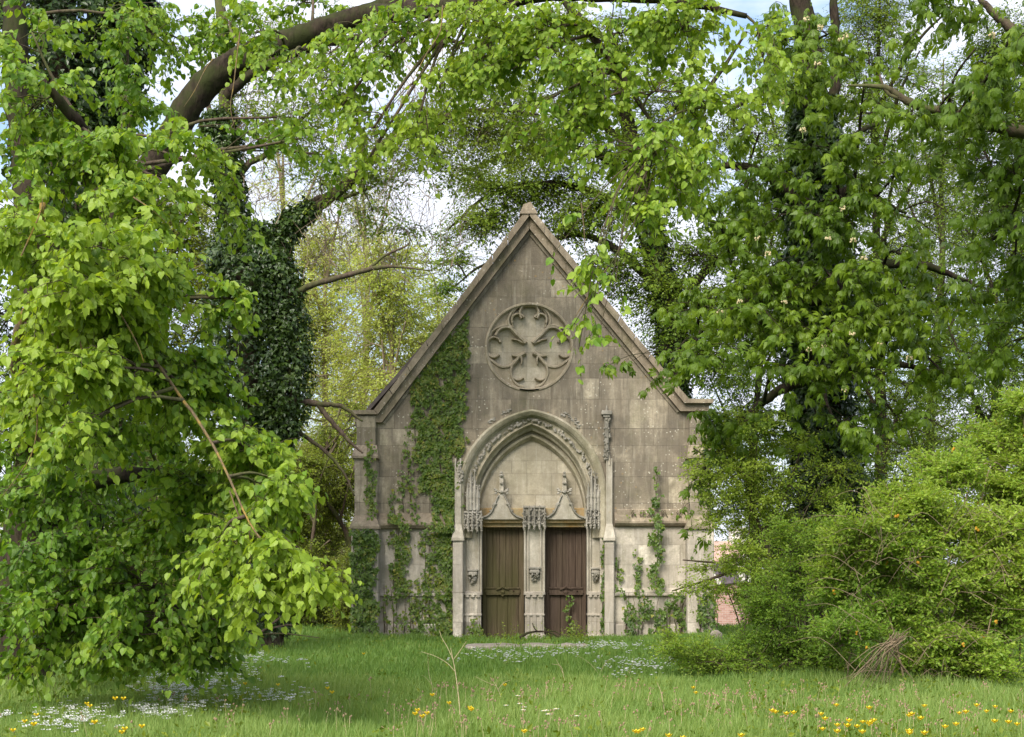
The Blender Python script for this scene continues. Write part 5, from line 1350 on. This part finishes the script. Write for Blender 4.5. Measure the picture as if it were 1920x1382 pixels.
g = MB(); box(g, xa, xb, Yh, Yh+7, gh-.3, ze); g.build('wall', M['brick'], house)
g = MB()
V = [(xa-.3, Yh-.4, ze-.1), (xb+.3, Yh-.4, ze-.1), (xb+.3, Yh+7.4, ze-.1), (xa-.3, Yh+7.4, ze-.1), (xa-.3, Yh+3.5, zr), (xb+.3, Yh+3.5, zr)]
g.add(V, [(0, 1, 5, 4), (2, 3, 4, 5), (1, 2, 5), (3, 0, 4), (3, 2, 1, 0)]); rf = g.build('roof', M['pinkroof'], house)
cx = PH(1398, 0)[0]; g = MB(); box(g, cx-.45, cx+.45, Yh+3, Yh+4, zr-.8, zr+.7); box(g, cx-.52, cx+.52, Yh+2.93, Yh+4.07, zr+.7, zr+.85); g.build('chimney', M['render'], rf)
# dormer-like rendered gable
dx0, dx1 = PH(1372, 0)[0], PH(1424, 0)[0]
g = MB(); prism(g, [(dx0, PH(0, 1092)[2]), (dx0, PH(0, 1062)[2]), ((dx0+dx1)/2, PH(0, 1036)[2]), (dx1, PH(0, 1062)[2]), (dx1, PH(0, 1092)[2])][::-1], [], Yh-.5, Yh-.02); g.build('rendered_gable', M['render'], house)
for wx in (1312, 1350, 1390):
    a = PH(wx, 0)[0]; g = MB(); box(g, a-.5, a+.5, Yh-.06, Yh+.05, PH(0, 1120)[2], PH(0, 1080)[2]); w_ = g.build('window', M['render'], house)
    g = MB(); box(g, a-.4, a-.03, Yh-.08, Yh-.05, PH(0, 1117)[2], PH(0, 1083)[2]); box(g, a+.03, a+.4, Yh-.08, Yh-.05, PH(0, 1117)[2], PH(0, 1083)[2]); g.build('pane', M['pane'], w_)
Yo = 80.0; go = float(gz(0, Yo)); o0, o1 = P(1296, 0, Yo)[0], P(1388, 0, Yo)[0]; ov = (P(1340, 0, Yo)[0])
out = empty('outbuilding', ((o0+o1)/2, Yo, go), 'small brick outbuilding with dark slate roof and white bargeboard before the house', 'outbuilding')
ea = P(0, 1092, Yo)[2]; ri = P(0, 1056, Yo)[2]
g = MB(); prism(g, [(o0, go-.3), (o0, ea), (P(1322, 0, Yo)[0], ri-.1), (P(1350, 0, Yo)[0], ea), (o1, ea), (o1, go-.3)][::-1], [], Yo, Yo+5); g.build('wall', M['brick'], out)
g = MB(); V = []
for y in (Yo-.15, Yo+5.1):
    V += [(P(1322, 0, Yo)[0], y, ri), (P(1372, 0, Yo)[0], y, ri), (o1+.1, y, ea), (P(1350, 0, Yo)[0], y, ea-.1)]
g.add(V, [(0, 3, 2, 1), (4, 5, 6, 7), (0, 1, 5, 4), (1, 2, 6, 5), (2, 3, 7, 6), (3, 0, 4, 7)]); g.build('roof', M['dark_roof'], out)
g = MB(); prism(g, [(P(1320, 0, Yo)[0], ri+.05), (P(1324, 0, Yo)[0], ri+.05), (P(1353, 0, Yo)[0], ea-.1), (P(1347, 0, Yo)[0], ea-.22)][::-1], [], Yo-.25, Yo-.152); g.build('bargeboard', M['render'], out)

def far_woods():
    lm = MB(); n = 60000
    a = rng.uniform(-1, 1, n); X = a*140; Yd = 125+25*rng.random(n)+np.abs(a)*10
    top = 4.2+1.5*n3(np.stack([X, Yd, X*0], -1), .12)+.8*n3(np.stack([X, Yd, X*0], -1), .5)
    top = np.where(X < 15, top+4, top-1.0)
    Zz = gz(X, Yd)+rng.random(n)**.7*top
    leaves(lm, np.stack([X, Yd, Zz], -1), rng.normal(size=(n, 3)), rng.normal(size=(n, 3))+np.array([0, -.5, .6]), rng.uniform(.5, .9, n), .45+.3*n3(np.stack([X, Yd, Zz], -1), .35)+rng.normal(size=n)*.1, TF)
    tag(lm.build('distant_woodland', M['hedge_leaf']), 'far belt of green woodland along the horizon', 'woodland', kind='stuff')
far_woods()

# ================================================================== GRASS AND FLOWERS
rng = np.random.default_rng(21)
def scatter(n, y0, y1, pw=1.0, xm=None):
    t = rng.random(n); Y = y0*(y1/y0)**(t**pw)
    X = rng.uniform(-.46, .50, n)*Y
    return X, Y
def grass(name, n, y0, y1, h, w, tintb, label, lean=.35, keep=None, var=.2):
    X, Y = scatter(n, y0, y1)
    if keep is not None:
        k = keep(X, Y); X, Y = X[k], Y[k]
    n = len(X); Zb = gz(X, Y)
    p3_ = np.stack([X, Y, X*0], -1)
    cl_ = n3(p3_, .9, 2.0); cl2 = n3(p3_, 3.1, 5.0)
    H = h*rng.uniform(.5, 1.25, n)*(1+.22*cl_+.15*cl2); Wd = w*rng.uniform(.6, 1.3, n)*(Y/18)**.5
    ang = rng.uniform(0, 6.28, n); dirx, diry = np.cos(ang), np.sin(ang)
    wa = rng.uniform(-.9, .9, n); sx, sy = np.cos(wa), np.sin(wa)
    bend = lean*rng.uniform(.1, 1.3, n)
    L0 = np.stack([X, Y, Zb-.02], -1); s = np.stack([sx, sy, 0*sx], -1); b = np.stack([dirx, diry, 0*dirx], -1)
    b = nrmz(b+np.array([.25, 0, 0]))
    def lv(t, wd): 
        c = L0+np.array([0, 0, 1.])*(H*t*(1-.25*bend*t))[:, None]+b*(bend*H*t*t)[:, None]
        return c-s*(Wd*wd/2)[:, None], c+s*(Wd*wd/2)[:, None]
    a0, a1 = lv(0, 1); m0, m1 = lv(.5, .85); e0, e1 = lv(.8, .5); t0, _ = lv(1.0, 0)
    V = np.stack([a0, a1, m0, m1, e0, e1, t0], 1).reshape(-1, 3)
    i = np.arange(n)[:, None]*7
    Q = np.concatenate([i+np.array([0, 1, 3, 2]), i+np.array([2, 3, 5, 4])]); T3 = i+np.array([4, 5, 6])
    tt = tintb+var*cl_*.6+var*cl2*.5+rng.normal(size=n)*.13
    tt = np.where(rng.random(n) < .015, 1.2, tt)
    mb = MB(); mb.add(V, [Q, T3], np.repeat(np.clip(tt, 0, 1), 7))
    return tag(mb.build(name, M['grass']), label, 'grass', kind='stuff')
def notch(X, Y):
    k = (Y < FY-.35) | (X < U(655)) | (X > U(1345))
    k &= ~((np.abs(Y-31.1) < .85) & (X > P(872, 0, 31.4)[0]) & (X < P(1100, 0, 31.4)[0]))
    return k
grass('tall_grass', 195000, 12.2, 20.5, .28, .012, .72, 'tall pale green meadow grass in the foreground')
grass('meadow_grass', 215000, 19.5, 46, .22, .016, .46, 'shorter green lawn grass running up to the chapel', keep=notch)

grass('rough_grass', 60000, 34.3, 35.75, .23, .016, .5, 'taller rough grass fringing the foot of the chapel', keep=lambda X, Y: (X > U(640)) & (X < U(1345)) & ((X < U(905)) | (X > U(1095)) | (n3(np.stack([X, Y, X*0], -1), 3.0) > .3)) & (Y < FY-.3) & (n3(np.stack([X, Y, X*0], -1), 2.1, 8) > -.4))

def flower(kind, loc, h, mats, r, tilt=0):
    g = MB(); x, y, z = loc
    top = np.array([x+rng.normal()*.03, y+rng.normal()*.03, z+h])
    q = spline([np.array([x, y, z-.02]), np.array([x+rng.normal()*.01, y, z+h*.5]), top], 7)
    tubes(g, q[None], np.linspace(.003, .002, 7)[None], 4, m=1)
    np_ = 5 if kind == 'buttercup' else 9
    for k in range(np_):
        a = 2*math.pi*k/np_; c, s = math.cos(a), math.sin(a); up = .95 if kind == 'buttercup' else .15
        wv = .62 if kind == 'buttercup' else .28
        V = [top, top+np.array([r*(.55*c-wv*s), r*(.55*s+wv*c), r*up*.5]), top+np.array([r*c, r*s, r*up]), top+np.array([r*(.55*c+wv*s), r*(.55*s-wv*c), r*up*.5])]
        g.add(np.array(V), [(0, 3, 2, 1)], .5, 0)
    blob(g, top+np.array([0, 0, r*.12]), r*.34, (1, 1, .7), 5, m=2)
    return g.build('buttercup' if kind == 'buttercup' else 'daisy', mats, loc=(x, y, z))
def gpt(px, py, h):
    """ground position whose plant of height h shows its flower at this picture point"""
    Y = (EYE-h)*F/(py-HZ); x = (px-960)/F*Y
    return x, Y
bc = [(1445, 1335), (1449, 1337), (1540, 1341), (1471, 1341), (1479, 1340), (1548, 1350), (1577, 1324), (1640, 1329), (1587, 1352), (1582, 1362), (1596, 1364), (1614, 1364), (1623, 1357), (1628, 1360), (1634, 1358), (1642, 1353), (1538, 1367), (1557, 1373), (1705, 1343), (1715, 1345), (1717, 1349), (1732, 1326), (1790, 1339), (1806, 1337), (1837, 1325), (1846, 1336), (1872, 1325), (1898, 1335), (1893, 1359), (1910, 1363), (1794, 1362), (1848, 1357), (1761, 1367), (1735, 1378), (1704, 1376), (1694, 1374), (1386, 1377), (1299, 1293), (1304, 1304), (1285, 1380), (1624, 1374),
      (791, 1333), (790, 1346), (808, 1338), (776, 1341), (842, 1322), (873, 1332), (882, 1329), (932, 1289), (804, 1307), (990, 1368), (1196, 1370), (1195, 1366), (1186, 1370), (1259, 1379), (683, 1228),
      (157, 1317), (172, 1323), (209, 1309), (227, 1308), (67, 1343), (48, 1357), (60, 1365), (172, 1361), (28, 1377), (229, 1374), (222, 1380), (256, 1369), (461, 1281), (520, 1283), (619, 1290), (620, 1298)]
ORD = 'first second third fourth fifth sixth seventh eighth ninth tenth eleventh twelfth thirteenth fourteenth fifteenth sixteenth seventeenth eighteenth'.split()
def zone(a):
    return ('among those in front of the lime' if a < 300 else 'near the lime skirt and middle lawn' if a < 700 else 'among those round the tallest dry stalk' if a < 1150 else
            'in the grass below the privet bush' if a < 1530 else 'in the cluster before the broom of dead canes' if a < 1660 else 'in the right part below the forsythia' if a < 1780 else 'close to the lower right corner')
for i, (a, b) in enumerate(bc):
    h = rng.uniform(.42, .5) if b > 1300 else .34
    x, y = gpt(a, b, h); o = flower('buttercup', (x, y, float(gz(x, y))), h, [M['yellow'], M['stem'], M['yellow']], rng.uniform(.026, .034))
    side = zone(a); k = sorted(q[0]+q[1]*1e-4 for q in bc if zone(q[0]) == side).index(a+b*1e-4)
    tag(o, ORD[k]+' yellow buttercup from the left '+side, 'buttercup', 'buttercups in the foreground grass')
DZ = [(946, 1326), (969, 1322), (973, 1308), (986, 1329), (989, 1333), (1018, 1336), (1022, 1335), (1025, 1341), (1043, 1332), (1080, 1344)]
for i, (a, b) in enumerate(DZ):
  if 1:
    h = .40; x, y = gpt(a, b, h); o = flower('daisy', (x, y, float(gz(x, y))), h, [M['white'], M['stem'], M['cream']], rng.uniform(.028, .036))
    tag(o, ORD[i]+' white daisy from the left in the row right of the tallest dry stalk', 'daisy', 'daisies in the middle foreground')
for a, b in ()and((973, 1308), (969, 1322), (986, 1329), (989, 1333), (1018, 1336), (1022, 1335), (1025, 1341), (1043, 1332), (1080, 1344), (946, 1326)):
    h = .36; x, y = gpt(a, b, h); o = flower('daisy', (x, y, float(gz(x, y))), h, [M['white'], M['stem'], M['cream']], rng.uniform(.02, .028))
    tag(o, 'white daisy standing in the grass just right of the dry stalk', 'daisy', 'daisies in the middle foreground')

def white_patch(name, spots, label):
    mb = MB()
    for px, py, rx, ry, n in spots:
        n = int(n*.5)
        a = rng.normal(size=n)*.5; b = rng.normal(size=n)*.5
        for u, v in zip(a, b):
            h = rng.uniform(.22, .32); x, y = gpt(px+u*rx, py+v*ry, h)
            if y > 35.6 or (30.6 < y < 32.1 and P(872, 0, 31.4)[0] < x < P(1100, 0, 31.4)[0] and rng.random() < .8): continue
            top = np.array([x, y, h+float(gz(x, y))]); r = rng.uniform(.016, .027)
            for k in range(rng.integers(1, 5)):
                c = top+rng.normal(size=3)*np.array([.03, .03, .015])
                V = [c+np.array([r*math.cos(t), r*math.sin(t), r*.35*(1 if q % 2 else -.2)]) for q, t in enumerate(np.linspace(0, 6.28, 7)[:-1])]+[c+np.array([0, 0, -.004])]
                mb.add(np.array(V), [(6, q, (q+1) % 6) for q in range(6)], .5)
            V = np.array([[x-.002, y, 0], [x+.002, y, 0], top+np.array([.002, 0, 0]), top-np.array([.002, 0, 0])]); mb.add(V, [(0, 1, 2, 3)], .5, 1)
    tag(mb.build(name, [M['white'], M['stem']]), label, 'white flowers', kind='stuff')
white_patch('white_flower_patch', [(300, 1325, 60, 16, 150), (150, 1335, 60, 24, 140), (100, 1352, 50, 16, 70), (330, 1300, 90, 26, 200), (380, 1275, 90, 24, 170), (500, 1300, 80, 10, 110), (450, 1262, 80, 14, 60), (420, 1235, 90, 14, 110), (540, 1240, 60, 10, 20), (580, 1285, 40, 20, 16), (10, 1335, 20, 12, 20), (300, 1280, 90, 20, 120)], 'drifts of small white flowers in the grass below the lime')
white_patch('white_flower_patch', [(1140, 1210, 60, 10, 150), (1190, 1212, 60, 8, 40), (1220, 1243, 60, 9, 110), (1150, 1238, 60, 12, 40), (960, 1228, 80, 10, 90), (900, 1226, 60, 10, 40), (1060, 1222, 60, 8, 60), (1170, 1250, 60, 20, 30)], 'scattered small white flowers round the stone step before the chapel')

def seeds():
    mb = MB(); n = 900
    X, Y = scatter(n, 12.6, 17.5); k = (n3(np.stack([X, Y, X*0], -1), .7, 9) > -.2-(X > -1)*.3) & ~((X < -1.2) & (rng.random(n) < .6)); X, Y = X[k], Y[k]
    for x, y in zip(X, Y):
        h = rng.uniform(.22, .42); z = float(gz(x, y)); t = np.array([x+rng.normal()*.05, y, z+h])
        tubes(mb, np.array([[[x, y, z], [(x+t[0])/2, y, z+h*.55], t]]), np.array([[.0022, .002, .0015]]), 3, m=1)
        for q in range(rng.integers(2, 6)): blob(mb, t+rng.normal(size=3)*np.array([.018, .018, .022]), rng.uniform(.005, .010), (1, 1, 1.4), 4)
    tag(mb.build('seed_heads', [M['seed'], M['straw']]), 'brownish seed heads sprinkled through the foreground grass', 'seed heads', kind='stuff')
seeds()

def stalk(px0, py0, lines, label, r=.008):
    Y = EYE*F/(py0-HZ) if py0 <= 1382 else EYE*F/(1400-HZ)
    Y = min(Y, 30); base = P(px0, 1, Y); base[2] = 0
    g = MB()
    for i, l in enumerate(lines):
        q = spline([P(a, b, Y+.05*i) for a, b in l], 12); q[0, 2] = max(q[0, 2], -.05)
        tubes(g, q[None], (r*(1 if i == 0 else .65)*np.linspace(1, .45, 12))[None], 5)
    tag(g.build('dry_stalk', M['straw'], loc=(base[0], Y, 0)), label, 'dry stalk', 'dry stalks standing in the meadow')
stalk(866, 1400, [[(866, 1400), (862, 1330), (856, 1275), (850, 1240), (845, 1215)], [(850, 1238), (838, 1212), (828, 1195), (824, 1182)], [(851, 1236), (864, 1218), (874, 1203)], [(852, 1258), (838, 1243), (815, 1230), (790, 1222)]], 'tallest forked dry stalk, left of the stone step', .0065)
stalk(812, 1330, [[(812, 1330), (811, 1290), (804, 1262), (802, 1225)], [(810, 1284), (798, 1270), (790, 1266)]], 'thin dry stalk left of the tall forked one', .004)
stalk(946, 1345, [[(946, 1345), (940, 1310), (930, 1285), (920, 1272)], [(930, 1286), (910, 1278), (890, 1268)], [(934, 1292), (945, 1280), (957, 1275)]], 'leaning dry stalk below the stone step', .005)
stalk(1066, 1310, [[(1066, 1310), (1058, 1275), (1052, 1250), (1035, 1245)], [(1055, 1262), (1048, 1246), (1042, 1235)], [(1062, 1292), (1080, 1270)]], 'bushy dry stalk below the right end of the stone step', .005)
stalk(1180, 1280, [[(1110, 1290), (1122, 1270), (1132, 1248), (1142, 1236)], [(1124, 1266), (1112, 1250), (1098, 1238), (1080, 1228)], [(1180, 1280), (1182, 1255), (1190, 1236)], [(1181, 1262), (1170, 1250)]], 'spreading dry stalk beside the white flowers right of the step', .006)
stalk(600, 1375, [[(1250, 1360), (1246, 1335), (1240, 1300), (1232, 1280)]], 'single short dry stalk at the lower right of the lawn', .006)

# broken branch before the doors, and one under the bushes at the left
def fallen(lines, Y, label, r, mat):
    g = MB()
    for i, l in enumerate(lines):
        q = spline([P(a, b, Y+.04*i) for a, b in l], 14)
        tubes(g, q[None], (r*(1 if i == 0 else .55)*np.linspace(1, .4, 14))[None], 6, lump=.08)
    c = P(lines[0][0][0], lines[0][0][1], Y)
    tag(g.build('fallen_branch', mat, loc=(c[0], Y, 0)), label, 'branch')
fallen([[(974, 1196), (990, 1187), (1008, 1184), (1030, 1186), (1048, 1195)], [(1008, 1184), (1002, 1178), (998, 1168)], [(1020, 1185), (1040, 1184), (1052, 1192)]], 34.2, 'dark crooked fallen branch lying before the chapel doors', .035, M['bark_dark'])
fallen([[(430, 1205), (480, 1190), (510, 1170), (535, 1150)], [(500, 1180), (540, 1172), (570, 1178)], [(480, 1190), (530, 1188), (600, 1196)]], 30.5, 'grey brown bare branch on the ground at the edge of the left bushes', .04, M['bark_brown'])

# young weeds at the doors
for (px, py, Y, n, label) in ((1080, 1190, 34.9, 26, 'leafy weed tuft before the right door'), (1012, 1185, 34.9, 14, 'small leafy sapling against the foot of the trumeau'), (955, 1197, 34.4, 16, 'low green weed before the left door'), (1098, 1200, 34.5, 18, 'pale green nettle clump at the right door jamb'), (895, 1195, 34.8, 12, 'weed tuft at the foot of the left door jamb')):
    lm = MB(); tm = MB(); b = np.array([(px-960)/F*Y, Y, 0])
    S_ = n; st = b+rng.normal(size=(S_, 3))*np.array([.16, .1, 0])
    sprays(lm, tm, st, rng.normal(size=(S_, 3))*.35+np.array([0, 0, 1.]), rng.uniform(.2, .75, S_), 9, .07, np.full(S_, .6), TF, .15, .8, .004)
    r_ = empty('weed', tuple(b), label, 'weed', 'weeds at the chapel doors'); lm.build('foliage', M['hedge_leaf'], r_); tm.build('stem', M['stem'], r_)

def ground_cover():
    lm = MB(); n = 46000
    X, Y = scatter(n, 12.4, 44); q = np.stack([X, Y, X*0], -1)
    edge = (X < -.15*Y-.4) | (X > .16*Y) | ((Y > 31) & (Y < 35.7))
    k = notch(X, Y) & (n3(q, 1.3, 6) > np.where(edge, -.2, .45)); X, Y = X[k], Y[k]; n = len(X)
    z = gz(X, Y)+rng.uniform(.05, .30, n)
    d = rng.normal(size=(n, 3))+np.array([0, 0, .25]); nn = rng.normal(size=(n, 3))*.45+np.array([0, 0, 1.])
    leaves(lm, np.stack([X, Y, z], -1), d, nn, rng.uniform(.03, .085, n), .45+.25*n3(np.stack([X, Y, X*0], -1), 2.2)+rng.normal(size=n)*.15, TF)
    tag(lm.build('ground_cover', M['hedge_leaf']), 'broad leaved weeds and clover mixed into the grass', 'ground cover', kind='stuff')
ground_cover()
